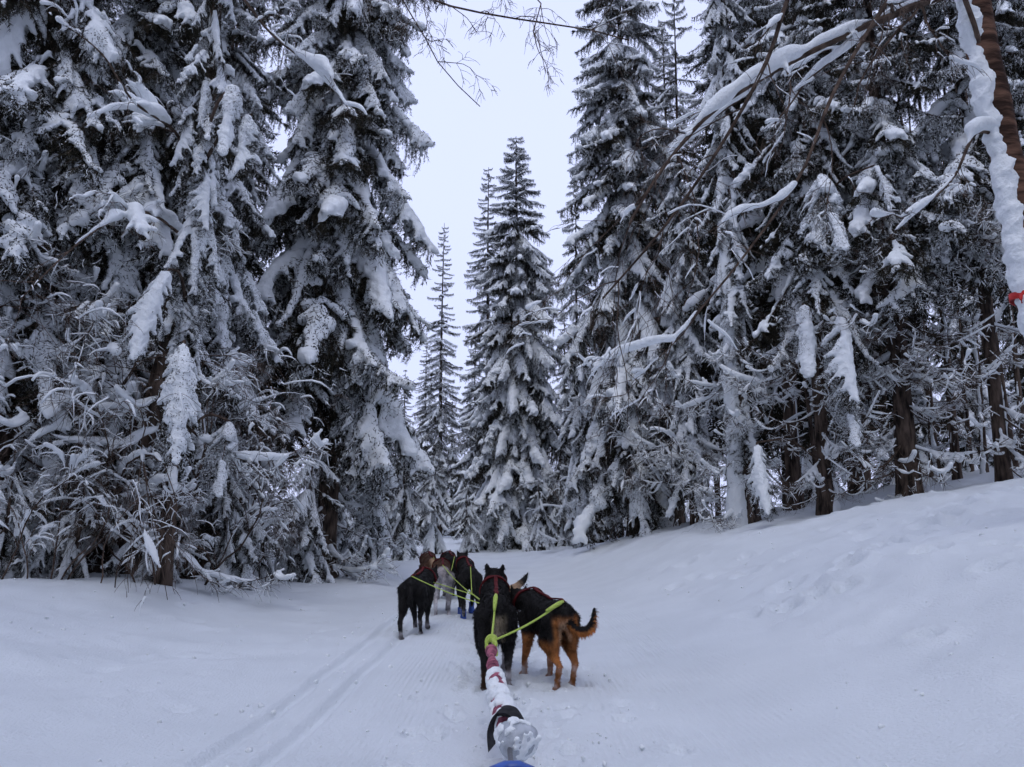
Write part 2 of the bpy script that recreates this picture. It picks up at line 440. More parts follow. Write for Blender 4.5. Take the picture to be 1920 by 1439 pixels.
def make_bough(seed, kind, lod=0):
    rs = np.random.RandomState(seed)
    spn, br = bough_skeleton(rs, kind)
    nz = Noise(seed + 500)
    g = Geo(); sg = Geo(); rime = Geo()
    g.tube(spn[::2], np.linspace(.024, .005, len(spn[::2])), 4 if lod else 5, 1)
    B, D = [], []
    step = 3 if lod else 1
    def add(pts, per, ln, out=.8):
        p, d = needle_blades(rs, pts, per, ln, out); B.append(p); D.append(d)
    dens = np.linspace(0, 1, 70 if not lod else 22)
    add(np.stack([np.interp(dens, np.linspace(0, 1, len(spn)), spn[:, q]) for q in range(3)], -1)[int(len(dens) * .12):], 4, .085)
    for (q, l, t0) in br:
        if not lod: g.tube(q[::2], np.linspace(.007, .0025, len(q[::2])), 3, 1, False)
        m = max(4, int(l / (.022 if not lod else .06)))
        qq = np.stack([np.interp(np.linspace(0, 1, m), np.linspace(0, 1, len(q)), q[:, c]) for c in range(3)], -1)
        add(qq, 4 if not lod else 2, .075 if not lod else .13)
        # hanging twigs
        for c in range(2, m, 3 if not lod else 2):
            hl = rs.uniform(.07, .26) * (.6 + .6 * l) * (1.5 if kind == 'heavy' else 1.0)
            k = max(3, int(hl / (.022 if not lod else .06)))
            s = np.linspace(0, 1, k)[:, None]
            h = norm(np.array([rs.normal() * .35 + .2, rs.normal() * .35, -1.0]))
            add(qq[c] + s * h * hl, 3 if not lod else 2, .055 if not lod else .11)
    B = np.vstack(B); D = np.vstack(D)
    fr = rs.rand(len(B)) < .13 + .25 * nz(B * 3)
    g.blades(B[~fr], D[~fr], .011 if not lod else .03)
    # snow: pillows that merge over the middle and end in fingers
    amt = {'normal': .92, 'heavy': 1.1, 'light': .6, 'sleeve': 1.3}[kind] * rs.uniform(.88, 1.12)
    keep = {'normal': .78, 'heavy': .9, 'light': .5, 'sleeve': 1.0}[kind]
    c, r = [], []
    tt = np.linspace(.06, 1, 60)
    s = np.stack([np.interp(tt, np.linspace(0, 1, len(spn)), spn[:, q]) for q in range(3)], -1)
    rr = amt * (.115 - .055 * tt) * (1 + (.40 if kind in ('normal', 'light') else .2) * nz(s * 5)) * smooth(0, .15, tt)
    ok = nz(s * 2.2 + 7) > (-.9 if kind != 'light' else -.25)
    c.append(s[ok]); r.append(rr[ok])
    for (q, l, t0) in br:
        if rs.rand() > keep: continue
        m = max(5, int(l / .03))
        u = np.linspace(0, 1, m)
        qq = np.stack([np.interp(u, np.linspace(0, 1, len(q)), q[:, k]) for k in range(3)], -1)
        r0 = amt * (rs.uniform(.055, .088) if kind != 'heavy' else rs.uniform(.070, .095)) * (.75 + .4 * l)
        rr = r0 * (1 - (.55 if kind != 'heavy' else .68) * u) * (1 + (.40 if kind != 'heavy' else .22) * nz(qq * 6))
        e = rs.uniform(.62, 1.02)
        ok = (u < e) & (nz(qq * 3.0 + 3) > -.75)
        c.append(qq[ok]); r.append(rr[ok])
    if kind == 'normal':
        for k in range(3):
            q, l, t0 = br[rs.randint(len(br))]
            i = rs.randint(0, max(1, len(q) // 2))
            c.append(q[i:i + 1]); r.append(np.array([amt * rs.uniform(.10, .15)]))
    c = np.vstack(c); r = np.concatenate(r); ok = r > .018
    c, r = c[ok], r[ok]
    c = c + np.stack([np.zeros(len(r)), np.zeros(len(r)), r * .55], -1)
    sg.balls(c, r, (1, 1, .8))
    V, Q = remesh(sg, .026 if not lod else .075, 2 if not lod else 1)
    V += np.stack([nz(V * 22), nz(V * 22 + 9), nz(V * 22 + 17)], -1) * (.009 if not lod else 0)
    V += np.stack([nz(V * 55), nz(V * 55 + 9), nz(V * 55 + 17)], -1) * (.006 if not lod else 0)
    rime.add(V, None, Q)
    # twig ends that poke out through the snow, in patches
    pk_ = rs.randint(len(V), size=1500 if not lod else 160)
    pk_ = pk_[nz(V[pk_] * 4 + 11) > -.12]
    up_ = norm(rs.normal(size=(len(pk_), 3)) + [.5, 0, -.3])
    g.blades(V[pk_] - up_ * .015, up_ * (rs.uniform(.04, .085, (len(pk_), 1)) * (1 if not lod else 1.6)), .012 if not lod else .03)
    if not lod: rime.blades(B[fr] + np.array([0, 0, .006]), D[fr], .013)
    return g.mesh('bough', [M_NEEDLE, M_TWIG], False), rime.mesh('snow_load', [M_SNOW])

def make_dead_branch(seed, amt=1.0):
    """bare lower branch that sags and curls up again, with a roll of snow along it"""
    rs = np.random.RandomState(seed); nz = Noise(seed + 900)
    g = Geo(); sg = Geo(); thin = Geo()
    L = 1.9
    t = np.linspace(0, 1, 22)
    sag, up = rs.uniform(.35, .75), rs.uniform(.15, .6)
    spn = np.stack([L * t, rs.uniform(-.25, .25) * t ** 2 * L, -sag * np.sin(t * 2.2) + up * t ** 3], -1)
    spn += np.stack([0 * t, nz(spn * 3) * .03, nz(spn * 3 + 5) * .03], -1)
    g.tube(spn, np.linspace(.02, .004, len(t)), 5)
    c, r = [], []
    tt = np.linspace(.03, 1, 80)
    s = np.stack([np.interp(tt, t, spn[:, q]) for q in range(3)], -1)
    rr = amt * (.062 - .03 * tt) * np.clip(.75 + 1.1 * nz(s * 4), .25, 1.7)
    c.append(s + np.stack([0 * rr, 0 * rr, rr * .75], -1)); r.append(rr)
    for i in range(26):
        t0 = rs.uniform(.15, .97); side = rs.choice([-1, 1])
        p0 = np.array([np.interp(t0, t, spn[:, q]) for q in range(3)])
        l = rs.uniform(.25, .75) * (1.1 - .6 * t0)
        a = R(rs.uniform(35, 75)); u = np.linspace(0, 1, 9)
        q = p0 + np.stack([l * u * math.cos(a), side * l * u * math.sin(a), -.35 * l * np.sin(u * 2.4) + rs.uniform(-.3, .45) * l * u * u], -1)
        q += np.stack([0 * u, nz(q * 6) * .02, nz(q * 6 + 3) * .02], -1)
        g.tube(q, np.linspace(.006, .0022, 9), 3, 0, False)
        if rs.rand() < .75 * amt:
            uu = np.linspace(0, 1, 22); qq = np.stack([np.interp(uu, u, q[:, k]) for k in range(3)], -1)
            rr = rs.uniform(.018, .034) * np.clip(.6 + 1.3 * nz(qq * 6), .0, 1.5)
            ok = rr > .012
            c.append((qq + np.stack([0 * rr, 0 * rr, rr * .7], -1))[ok]); r.append(rr[ok])
        for k in range(5):
            b0 = q[rs.randint(2, 9)]; dl = norm(rs.normal(size=3) * [1, 1, .8] + [.4, 0, -.2]) * rs.uniform(.08, .28)
            w = np.linspace(0, 1, 4)[:, None]; z = b0 + w * dl + w * w * [0, 0, -.03]
            g.tube(z, np.linspace(.0032, .0018, 4), 3, 0, False)
            if rs.rand() < .6 * amt ** 2: thin.tube(z + [0, 0, .007], [.006, .009, .008, .004], 4)
    sg.balls(np.vstack(c), np.concatenate(r), (1, 1, .85))
    V, Q = remesh(sg, .02, 2)
    V += np.stack([nz(V * 20), nz(V * 20 + 9), nz(V * 20 + 17)], -1) * .005
    thin.add(V, None, Q)
    return g.mesh('dead_branch', [M_TWIG], False), thin.mesh('snow_load', [M_SNOW])

LIB = {k: [make_bough(100 + 17 * i + ord(k[0]), k) for i in range(n)] for k, n in (('normal', 6), ('heavy', 6), ('light', 3), ('sleeve', 3))}
LIB['dead'] = [make_dead_branch(300 + i) for i in range(6)]
LIB['bare'] = [make_dead_branch(340 + i, .5) for i in range(6)]
LOW = {k: [make_bough(700 + 13 * i + ord(k[0]), k, 1) for i in range(n)] for k, n in (('normal', 4), ('heavy', 2), ('light', 3))}

def trunk_mesh(h, r0, seed, lean=(0, 0), k=10, mat_=None, snow_side=None, amount=1.0):
    rs = np.random.RandomState(seed); nz = Noise(seed)
    n = max(10, int(h * 2.2)); t = np.linspace(0, 1, n)
    pts = np.stack([lean[0] * t * h + .04 * np.sin(t * 5 + seed), lean[1] * t * h + .04 * np.sin(t * 4 + 2 * seed), t * h - .25 * (1 - t)], -1)
    rad = r0 * (1 - .93 * t) * (1 + .5 * np.exp(-t * h * 2.5)) * (1 + .06 * nz(pts * 3))
    g = Geo(); g.tube(pts, rad, k)
    tm = g.mesh('trunk', [mat_ or M_BARK])
    sm = None
    if snow_side is not None:
        sg = Geo(); m = int(h / .045); tt = np.linspace(0.0, 1, m)
        q = np.stack([np.interp(tt, t, pts[:, c]) for c in range(3)], -1); rr = np.interp(tt, t, rad)
        f = np.clip(.55 + 1.0 * nz(q * 1.7 + 4) + .5 * nz(q * 6), 0, 1.3) * amount
        c = q + np.array([math.cos(snow_side), math.sin(snow_side), 0]) * (rr * .62)[:, None]
        ok = f > .12
        sg.balls(c[ok], (rr * (.35 + .42 * np.minimum(f, 1)))[ok])
        V, Q = remesh(sg, .025 if r0 > .07 else .016, 2)
        V += np.stack([nz(V * 18), nz(V * 18 + 9), nz(V * 18 + 17)], -1) * .008
        sm = make_mesh('snow_crust', V, None, Q, [M_SNOW])
    return tm, sm, (t * h, pts)

GROUP_COUNT = {}
def spruce(label, x, y, h, rb, seed, z0=1.0, r0=.16, lean=(0, 0), dens=1.0, droop=1.0, snow='mix', dead=0, dead_top=3.0,
           top_pow=.85, snow_side=None, name='spruce_tree', group=None, back=100, low='dead', sink=0.05, low_len=None, azskip=None):
    """a spruce: trunk, boughs (each with its snow load), bare lower branches"""
    rs = np.random.RandomState(seed)
    base = (x, y, Hf(x, y) - sink)
    o = thing(name, label, 'tree', base, 0, group)
    tm, sm, (th, tp) = trunk_mesh(h, r0, seed, lean, snow_side=snow_side)
    tr = link('trunk', tm, o)
    if sm: link('snow_crust', sm, tr)['kind'] = 'stuff'
    to_cam = math.atan2(-y, -x)
    def place(kind, z, length, pitch, az, wide=1.0):
        bm_, sm_ = LIB[kind][rs.randint(len(LIB[kind]))]
        p = (np.interp(z, th, tp[:, 0]), np.interp(z, th, tp[:, 1]), z)
        s = length / 2.0
        flip = rs.choice([-1, 1])
        b = link('bough' if kind not in ('dead', 'bare') else 'dead_branch', bm_, o, p, (R(rs.uniform(-14, 14)), R(pitch), az),
                 (s, s * wide * flip, s * rs.uniform(.85, 1.15) if s > .5 else max(s, .35)))
        link('snow_load', sm_, b)['kind'] = 'stuff'
    def visible_side(az, tol):
        d = abs((az - to_cam + math.pi) % (2 * math.pi) - math.pi)
        return d < R(tol)
    z = z0
    vis_top = CAM_Z + 0.73 * y + 1.6           # what the lens can see of this tree
    while z < h - .12:
        f = (h - z) / (h - z0)
        seen = z + base[2] < vis_top + 1.0
        n = max(4, int(round((5.2 if seen else 4) * dens * (.8 + .4 * f))))
        a0 = rs.uniform(0, 6.28)
        for k in range(n):
            az = a0 + k * 6.283 / n + rs.uniform(-.35, .35)
            if not visible_side(az, back) and rs.rand() < .8: continue
            zz = z + rs.uniform(-.16, .16)
            ln = rb * f ** top_pow * rs.uniform(.72, 1.15) + .22
            if low_len: ln *= np.interp(zz, low_len[0], low_len[1])
            pit = (-20 + 62 * f ** .6) * droop + rs.uniform(-9, 9)
            if snow == 'mix': kind = rs.choice(['normal', 'heavy', 'light'], p=[.52, .36, .12])
            elif snow == 'light': kind = rs.choice(['normal', 'light'], p=[.4, .6])
            else: kind = rs.choice(['normal', 'heavy'], p=[.4, .6])
            if f < .22: kind = 'light' if snow != 'heavy' else 'normal'
            place(kind, max(.2, zz), ln, pit, az, 1.0 if ln > .8 else .8)
        z += rs.uniform(.34, .5) * (1.0 if seen else 1.5) * (.45 + .55 * f) / (.5 + .5 * dens)
    for k in range(dead):
        az = to_cam + rs.uniform(-1.9, 1.9)
        zz = rs.uniform(.35, dead_top)
        place(low if rs.rand() < .8 else 'dead', zz, rs.uniform(.9, 1.9), rs.uniform(-8, 22), az)
    # leader
    return o

# far and background spruces: trunk, crown and snow, copied
def make_proto(seed, h=15., rb=2.3, z0=1.2, droop=1.0, kinds=('normal', 'heavy', 'light'), pk=(.5, .3, .2), dens=1.0):
    rs = np.random.RandomState(seed)
    g, s = Geo(), Geo()
    z = z0
    cache = {}
    def arrays(me):
        if me.name not in cache:
            V = np.empty(len(me.vertices) * 3, np.float32); me.vertices.foreach_get('co', V)
            me.calc_loop_triangles()
            T = np.empty(len(me.loop_triangles) * 3, np.int32); me.loop_triangles.foreach_get('vertices', T)
            cache[me.name] = (V.reshape(-1, 3), T.reshape(-1, 3))
        return cache[me.name]
    while z < h - .1:
        f = (h - z) / (h - z0)
        n = max(4, int(round(5.0 * dens * (.75 + .4 * f))))
        a0 = rs.uniform(0, 6.28)
        for k in range(n):
            az = a0 + k * 6.283 / n + rs.uniform(-.3, .3)
            kind = rs.choice(kinds, p=pk)
            if f < .3: kind = 'light'
            bm_, sm_ = LOW[kind][rs.randint(len(LOW[kind]))]
            ln = (rb * f ** .85 * rs.uniform(.75, 1.15) + .12) / 2.0
            mt = Matrix.Translation((0, 0, max(.2, z + rs.uniform(-.15, .15)))) @ Matrix.Rotation(az, 4, 'Z') @ Matrix.Rotation(R((-18 + 58 * f ** .6) * droop + rs.uniform(-9, 9)), 4, 'Y') @ Matrix.Diagonal((ln, ln, max(ln, .35), 1))
            mt = np.array(mt)
            for (geo, me) in ((g, bm_), (s, sm_)):
                V, T = arrays(me); geo.add(V @ mt[:3, :3].T + mt[:3, 3], T)
        z += rs.uniform(.38, .55) * (.6 + .4 * f)
    tm, _, _ = trunk_mesh(h, .15, seed)
    return tm, g.mesh('crown', [M_NEEDLE], False), s.mesh('snow_load', [M_SNOW])
PROTO = [make_proto(41, 16, 2.6, 1.6), make_proto(42, 13, 2.0, 1.0, 1.15), make_proto(43, 18, 2.7, 3.0, .9, pk=(.4, .1, .5)),
         make_proto(44, 4.0, 1.25, .25, 1.3, pk=(.3, .7, 0.), dens=1.1),
         make_proto(45, 18, 2.4, 5.5, .9, pk=(.4, .1, .5))]
def far_spruce(k, label, x, y, s, group, rz=0, name='spruce_tree', sz=None):
    tm, cm, sm = PROTO[k]
    o = thing(name, label, 'tree', (x, y, Hf(x, y) - .05), rz, group)
    o.scale = (s, s, sz or s)
    link('trunk', tm, o); c = link('crown', cm, o); link('snow_load', sm, c)['kind'] = 'stuff'
    return o

def at(px, Y):            # ground x for a photograph column at forward distance Y
    return (px - 960) / FPX * Y * 1.02

# --- the named trees
def sleeve(tree, px, py, Y, length, seed, az=None):
    """a bough hanging straight down in a sleeve of snow, on a bent branch from the trunk"""
    rs = np.random.RandomState(seed); base = np.array(tree.location)
    p = P(px, py, Y) - base
    lib = LIB['heavy' if rs.rand() < .7 else 'sleeve']; bm_, sm_ = lib[rs.randint(len(lib))]
    a = math.atan2(p[1], p[0])
    b = link('bough', bm_, tree, p, (R(rs.uniform(-20, 20)), R(50 if lib is LIB['heavy'] else 75), math.atan2(-1, rs.uniform(-.5, .5))), (length / 2 * 1.15, length / 2 * 1.3, length / 2 * 1.1))
    link('snow_load', sm_, b)['kind'] = 'stuff'
    g = Geo(); q = spline([(0, 0, p[2] - .35), p * [.5, .5, 0] + [0, 0, p[2] + .05], p], 12); g.tube(q, np.linspace(.025, .014, 12), 5)
    link('branch', g.mesh('branch', [M_TWIG]), tree)
spruce('tall drooping spruce loaded with snow tongues on the left edge of the sky gap', at(622, 15.0), 15.0, 24, 3.0, 1, z0=4.3, r0=.2, dens=1.15, droop=1.1, dead=10)
spruce('snow plastered spruce in the thicket left of the tall sky gap spruce', at(390, 12.4), 12.4, 17, 1.8, 2, z0=1.8, r0=.16, dens=1.0, droop=1.25, dead=16)
spruce('spruce with sagging bare lower branches rolled in snow behind the leaning trunk', at(215, 10.5), 10.5, 16, 2.4, 3, z0=3.2, r0=.15, dens=.95, droop=1.15, dead=40, dead_top=5.0)
spruce('dark spruce over the left snow bank with snow curled branches low down', at(20, 9.6), 9.6, 15, 2.2, 4, z0=3.6, r0=.15, dens=.95, droop=1.1, dead=46, dead_top=5.5)
nsp = spruce('narrow spruce hung with long white snow sleeves beside the bare leaning tree', at(345, 9.4), 9.4, 13, .85, 5, z0=3.4, r0=.08, dens=.8, droop=1.7, snow='heavy', dead=6)
for k, (px, py, Y, l) in enumerate([(318, 505, 8.6, 1.0), (345, 640, 8.5, 1.15), (440, 160, 8.5, .9), (472, 215, 8.6, .8), (430, 790, 9.6, .85)]): sleeve(nsp, px, py, Y, l, 50 + k)
spruce('pointed snowy spruce standing free at the foot of the sky gap', at(970, 29), 29, 15.9, 3.5, 6, z0=.5, r0=.2, dens=1.35, droop=1.15, snow='heavy', top_pow=.85)
spruce('thin spruce with a brownish bare top behind the pointed snowy spruce', at(915, 37), 37, 18.4, 2.3, 7, z0=1.5, r0=.18, dens=1.0, droop=.8, snow='light', top_pow=.85)
spruce('farthest thin spruce tip low in the sky gap', at(828, 45), 45, 18.5, 2.0, 8, z0=2, r0=.16, dens=.9, droop=.75, snow='light', top_pow=.9)
spruce('tall spruce with red brown trunk on the right edge of the sky gap', at(1180, 19.5), 19.5, 19.5, 2.8, 9, z0=3.0, r0=.17, dens=1.1, droop=1.1, dead=22, dead_top=4)
spruce('white column of a spruce with its trunk plastered with hanging snow', at(1385, 14.8), 14.8, 18, 1.15, 10, z0=1.7, r0=.24, dens=.95, droop=1.75, snow='heavy', dead=14, dead_top=4, snow_side=R(215))
gsp = spruce('spruce with bare snow dusted trunk and white ghostly hanging boughs', at(1535, 13.4), 13.4, 16, 1.9, 11, z0=4.2, r0=.13, dens=.85, droop=1.2, snow='light', dead=30, dead_top=4.4, snow_side=R(-20), low='bare')
for k, (px, py, Y, l) in enumerate([(1505, 570, 12.3, 1.1), (1568, 590, 12.2, 1.3), (1582, 710, 12.2, 1.0), (1535, 330, 11.6, 1.3), (1640, 310, 11.9, .8), (1420, 830, 12.9, 1.0)]): sleeve(gsp, px, py, Y, l, 70 + k)
spruce('dark trunked spruce with fanned out bare branches at the slope top', at(1685, 12.9), 12.9, 16, 2.2, 12, z0=4.6, r0=.17, dens=.85, droop=1.0, snow='light', dead=46, dead_top=4.6, low='bare')
spruce('dark spruce over the right slope behind the leaning birch', at(1860, 12.6), 12.6, 16, 2.3, 13, z0=4.6, r0=.11, dens=.85, droop=1.0, snow='light', dead=26, dead_top=5, low='bare')
spruce('slender drooping spruce between the red brown trunk and the sky gap', at(1085, 24), 24, 11.5, 1.35, 14, z0=.9, r0=.1, dens=1.0, droop=1.5, snow='heavy', dead=8)
spruce('slender spruce with hanging boughs right of the red brown trunk', at(1290, 17.5), 17.5, 13, 1.3, 15, z0=1.6, r0=.1, dens=.9, droop=1.5, dead=14)

# --- young snow buried spruces at the bend
for i, (px, Y, h, lab) in enumerate([(590, 19.5, 2.3, 'knee high round young spruce capped in snow at the trail bend'), (640, 21.5, 3.2, 'young spruce with a drooping white skirt left of the tallest young one'),
        (700, 24, 3.9, 'young spruce wrapped in snow between two other young spruces at the bend'), (765, 23, 3.7, 'bushy snow buried young spruce right beside the trail bend'),
        (815, 26, 3.3, 'small snowy young spruce at the foot of the farthest thin spruce'), (625, 27, 4.6, 'tallest young spruce at the trail bend with bent white tip'),
        (560, 17.5, 1.7, 'tiny snow covered spruce beside the low bend shrubs'), (735, 29, 5.0, 'slim young spruce half hidden behind the bushy one at the bend'),
        (1010, 25.5, 2.4, 'stubby young spruce under the pointed snowy spruce'), (1050, 27.5, 3.0, 'young spruce with curled white branches right of the pointed spruce'), (880, 27.0, 2.3, 'low snow covered spruce in front of the pointed spruce'),
        (655, 18.2, 2.4, 'white cone shaped young spruce in front of the tall sky gap spruce'), (712, 20.5, 2.9, 'plump snow laden young spruce on the inside of the trail bend'), (600, 22.5, 3.2, 'leaning young spruce bowed with snow behind the knee high one')]):
    spruce(lab, at(px, Y), Y, h, .36 * h + .1, 400 + i, z0=.25, r0=.05, dens=1.0, droop=1.35, snow='heavy', name='young_spruce', group='young spruces at the trail bend', top_pow=.8)

for i, (px, Y, h, lab) in enumerate([(45, 8.9, 1.5, 'sapling buried under thick snow at the foot of the dark left bank spruce'), (175, 9.3, 1.7, 'snow smothered sapling just left of the brown leaning trunk'),
        (300, 9.6, 1.2, 'low snow mound sapling just right of the brown leaning trunk'), (440, 11.2, 2.2, 'snow wrapped sapling beside the trail side thicket end'), (515, 13.2, 1.6, 'squat snow covered sapling where the left bank meets the bend'), (592, 13.9, 2.6, 'snow caped sapling hiding the trunk foot of the tall sky gap spruce')]):
    spruce(lab, at(px, Y), Y, h, .40 * h + .2, 450 + i, z0=.2, r0=.04, dens=.9, droop=1.3, snow='heavy', name='young_spruce', group='buried saplings in the left thicket', top_pow=.7)

# --- background forest
rb_ = np.random.RandomState(77)
BG_L = 'snow covered spruce standing back in the woods left of the trail'
BG_R = 'snow covered spruce standing back in the woods right of the trail'
BG_C = 'distant snow covered spruce beyond the trail bend'
for row, (Y0, px0, px1, n) in enumerate([(14.5, -120, 400, 5), (18, -150, 440, 6), (23, -150, 450, 7), (29, -150, 470, 8)]):
    for k in range(n):
        Y = Y0 + rb_.uniform(-1.2, 1.2)
        far_spruce(int(rb_.choice([0, 1, 2])), BG_L, at(px0 + (px1 - px0) * (k + rb_.uniform(.2, .8)) / n, Y), Y, rb_.uniform(.9, 1.2), 'background spruces left of the trail', rb_.uniform(0, 6.28))
for row, (Y0, px0, px1, n) in enumerate([(17, 1420, 2050, 5), (21, 1300, 2050, 7), (26, 1240, 2050, 8), (33, 1180, 2050, 9)]):
    for k in range(n):
        Y = Y0 + rb_.uniform(-1.2, 1.2)
        if row < 3 and 1640 < px0 + (px1 - px0) * (k + .5) / n < 1960: continue
        far_spruce(int(rb_.choice([4, 4, 2] if row < 3 else [4, 2, 0])), BG_R, at(px0 + (px1 - px0) * (k + rb_.uniform(.2, .8)) / n, Y), Y, rb_.uniform(.9, 1.2), 'background spruces right of the trail', rb_.uniform(0, 6.28))
BG_B = 'snow covered spruce lining the trail behind the sled'
for k, (x, y) in enumerate([(-6.8, 3), (-6.5, -1), (-6, -5), (-5.5, -9), (-4.5, -14), (-2.5, -18), (2.5, -19), (5, -14), (6, -9), (7, -5), (8, -1), (9, 3), (11, 7), (-12, 6), (-13, 0), (-12, -8), (14, 0), (13, -9), (0, -25), (14.5, 9)]):
    far_spruce([0, 1, 2][k % 3], BG_B, x, y, 1.0 + .1 * (k % 3), 'spruces behind the sled', k * 1.7)
for (px, Y, s) in [(640, 36, .9), (700, 40, .75), (760, 44, .72), (850, 50, .7), (890, 44, .75), (1010, 42, .8), (1060, 38, .85), (1120, 34, .9), (800, 55, .85), (950, 55, .9), (720, 52, .8), (1090, 48, .9)]:
    far_spruce(int(rb_.choice([0, 1])), BG_C, at(px, Y), Y, s, 'distant spruces beyond the bend', rb_.uniform(0, 6.28))

# ------------------------------------------------------------------ bare shrubs with snow on every twig
def grow(rs, nz, polys, p, d, l, r, depth, droop):
    n = 8 if depth == 0 else 6
    pts = [np.array(p, float)]; d = norm(d)
    for i in range(n):
        d = norm(d + rs.normal(size=3) * .13 + np.array([0, 0, -droop * (i / n)]))
        pts.append(pts[-1] + d * l / n)
    pts = np.array(pts)
    r1 = r * (.45 if depth < 3 else .5)
    polys.append((pts, r, r1, depth))
    if depth >= 3: return
    for k in range((8, 6, 4)[depth]):
        i = rs.randint(2, n + 1)
        f = i / n
        base = norm(pts[min(i + 1, n)] - pts[i - 1])
        nd = norm(base * .9 + norm(np.cross(base, rs.normal(size=3))) * rs.uniform(.5, .95))
        grow(rs, nz, polys, pts[i], nd, l * rs.uniform(.35, .6) * (1.1 - .3 * f), max(.0022, (r + (r1 - r) * f) * .55), depth + 1, droop * 1.15)

def branch_mesh(polys, nz, rs, name, snow_amt=1.0, matx=None, voxel=.014):
    g, sg, th = Geo(), Geo(), Geo()
    c, r = [], []
    for (pts, r0, r1, dep) in polys:
        g.tube(pts, np.linspace(r0, r1, len(pts)), 6 if dep == 0 else (4 if dep == 1 else 3), 0, dep == 0)
        seg = norm(np.gradient(pts, axis=0)); flat = 1 - abs(seg[:, 2])
        if dep <= 1 or (dep == 2 and rs.rand() < .45):
            m = max(6, int(np.linalg.norm(np.diff(pts, axis=0), axis=1).sum() / .02))
            u = np.linspace(0, 1, m); v = np.linspace(0, 1, len(pts))
            q = np.stack([np.interp(u, v, pts[:, k]) for k in range(3)], -1)
            fl = np.interp(u, v, flat); rb = np.interp(u, v, np.linspace(r0, r1, len(pts)))
            rr = snow_amt * (.010 + .8 * rb + (.022 if dep < 2 else .003)) * np.clip(.55 + 1.2 * nz(q * 4), 0, 1.6) * smooth(.05, .45, fl)
            ok = rr > .011
            if ok.any(): c.append((q + np.stack([0 * rr, 0 * rr, rb + rr * .6], -1))[ok]); r.append(rr[ok])
        elif rs.rand() < .22:
            rr = snow_amt * np.clip(.0075 * (1 + .8 * nz(pts * 6)), .003, .02) * smooth(.0, .4, flat) + .0005
            th.tube(pts + np.stack([0 * rr, 0 * rr, rr * .8 + r1], -1), rr, 4)
    if c:
        sg.balls(np.vstack(c), np.concatenate(r), (1, 1, .85))
        V, Q = remesh(sg, voxel, 2)
        V += np.stack([nz(V * 22), nz(V * 22 + 9), nz(V * 22 + 17)], -1) * .004
        th.add(V, None, Q)
    return g.mesh(name, [matx or M_TWIG], False), th.mesh('snow_load', [M_SNOW])

def make_stem(seed):
    rs = np.random.RandomState(seed); nz = Noise(seed + 60); polys = []
    grow(rs, nz, polys, (0, 0, 0), (rs.uniform(-.3, .3), rs.uniform(-.3, .3), 1), rs.uniform(2.0, 2.8), .016, 0, .34)
    return branch_mesh(polys, nz, rs, 'stem')
STEMS = [make_stem(900 + i) for i in range(5)]
def shrub(label, x, y, n, s, seed, group):
    rs = np.random.RandomState(seed)
    o = thing('snowy_shrub', label, 'shrub', (x, y, Hf(x, y) - .06), rs.uniform(0, 6.28), group)
    for k in range(n):
        a, b = STEMS[rs.randint(len(STEMS))]
        st = link('stem', a, o, (rs.normal() * .12, rs.normal() * .12, 0), (rs.normal() * .22, rs.normal() * .22, rs.uniform(0, 6.28)), [s * rs.uniform(.7, 1.15)] * 3)
        link('snow_load', b, st)['kind'] = 'stuff'
    return o
rs_ = np.random.RandomState(31)
SHL = ['tangled bare shrub at the outer end of the left bank thicket', 'wide low shrub in front of the dark left bank spruce', 'arching bare shrub with snow strips, left of the brown leaning trunk', 'small thin shrub at the foot of the brown leaning trunk',
       'bare shrub under the long white snow sleeves', 'bushy shrub at the foot of the snow plastered spruce', 'tall bare shrub between the dark left spruce and the leaning trunk', 'tall twiggy shrub directly behind the leaning trunk',
       'tallest bare shrub, rising against the dark left bank spruce', 'shrub filling the gap between the plastered spruce and the bend', 'high arching shrub between the snow sleeves and the plastered spruce', 'big shrub deep behind the leaning bare tree', 'shrub at the trail side end of the left bank thicket']
SHB = ['low twiggy shrub bent under snow where the left bank drops', 'low snowy shrub under the tall sky gap spruce', 'small bent shrub beside the end of the thicket', 'bare shrub next to the tiny snow covered spruce', 'taller bare shrub under the hanging boughs of the sky gap spruce', 'bare shrub among the young spruces at the bend']
SHR = ['thin bare shrub left of the red brown trunk', 'bare shrub right of the red brown trunk', 'thin bare shrub left of the white spruce column', 'thin bare shrub right of the white spruce column', 'bare shrub at the foot of the slender drooping spruce']
for k_, (px, Y, n, s) in enumerate([(-40, 8.6, 3, .9), (60, 8.3, 2, .6), (150, 8.8, 3, .8), (240, 8.5, 2, .5), (330, 9.3, 3, .7), (420, 10.2, 3, .8), (110, 9.9, 5, 1.35), (280, 10.4, 5, 1.4), (20, 10.6, 5, 1.6), (450, 11.4, 4, .9), (390, 11.6, 4, 1.3), (190, 11.8, 5, 1.8), (490, 12.6, 3, .7)]):
    shrub(SHL[k_], at(px, Y), Y, n, s, rs_.randint(9999), 'bare shrubs on the left bank')
for k_, (px, Y, n, s) in enumerate([(500, 13.8, 3, .55), (545, 16, 3, .5), (470, 12.8, 3, .6), (560, 18.2, 3, .5), (530, 14.6, 3, .7), (615, 23, 3, .6)]):
    shrub(SHB[k_], at(px, Y), Y, n, s, rs_.randint(9999), 'low shrubs near the bend')
for k_, (px, Y, n, s) in enumerate([(1150, 21, 4, 1.1), (1260, 18.5, 4, 1.0), (1330, 17, 3, 1.0), (1460, 16.2, 3, 1.0), (1090, 25, 4, 1.0)]):
    shrub(SHR[k_], at(px, Y), Y, n, s, rs_.randint(9999), 'bare shrubs on the right slope')

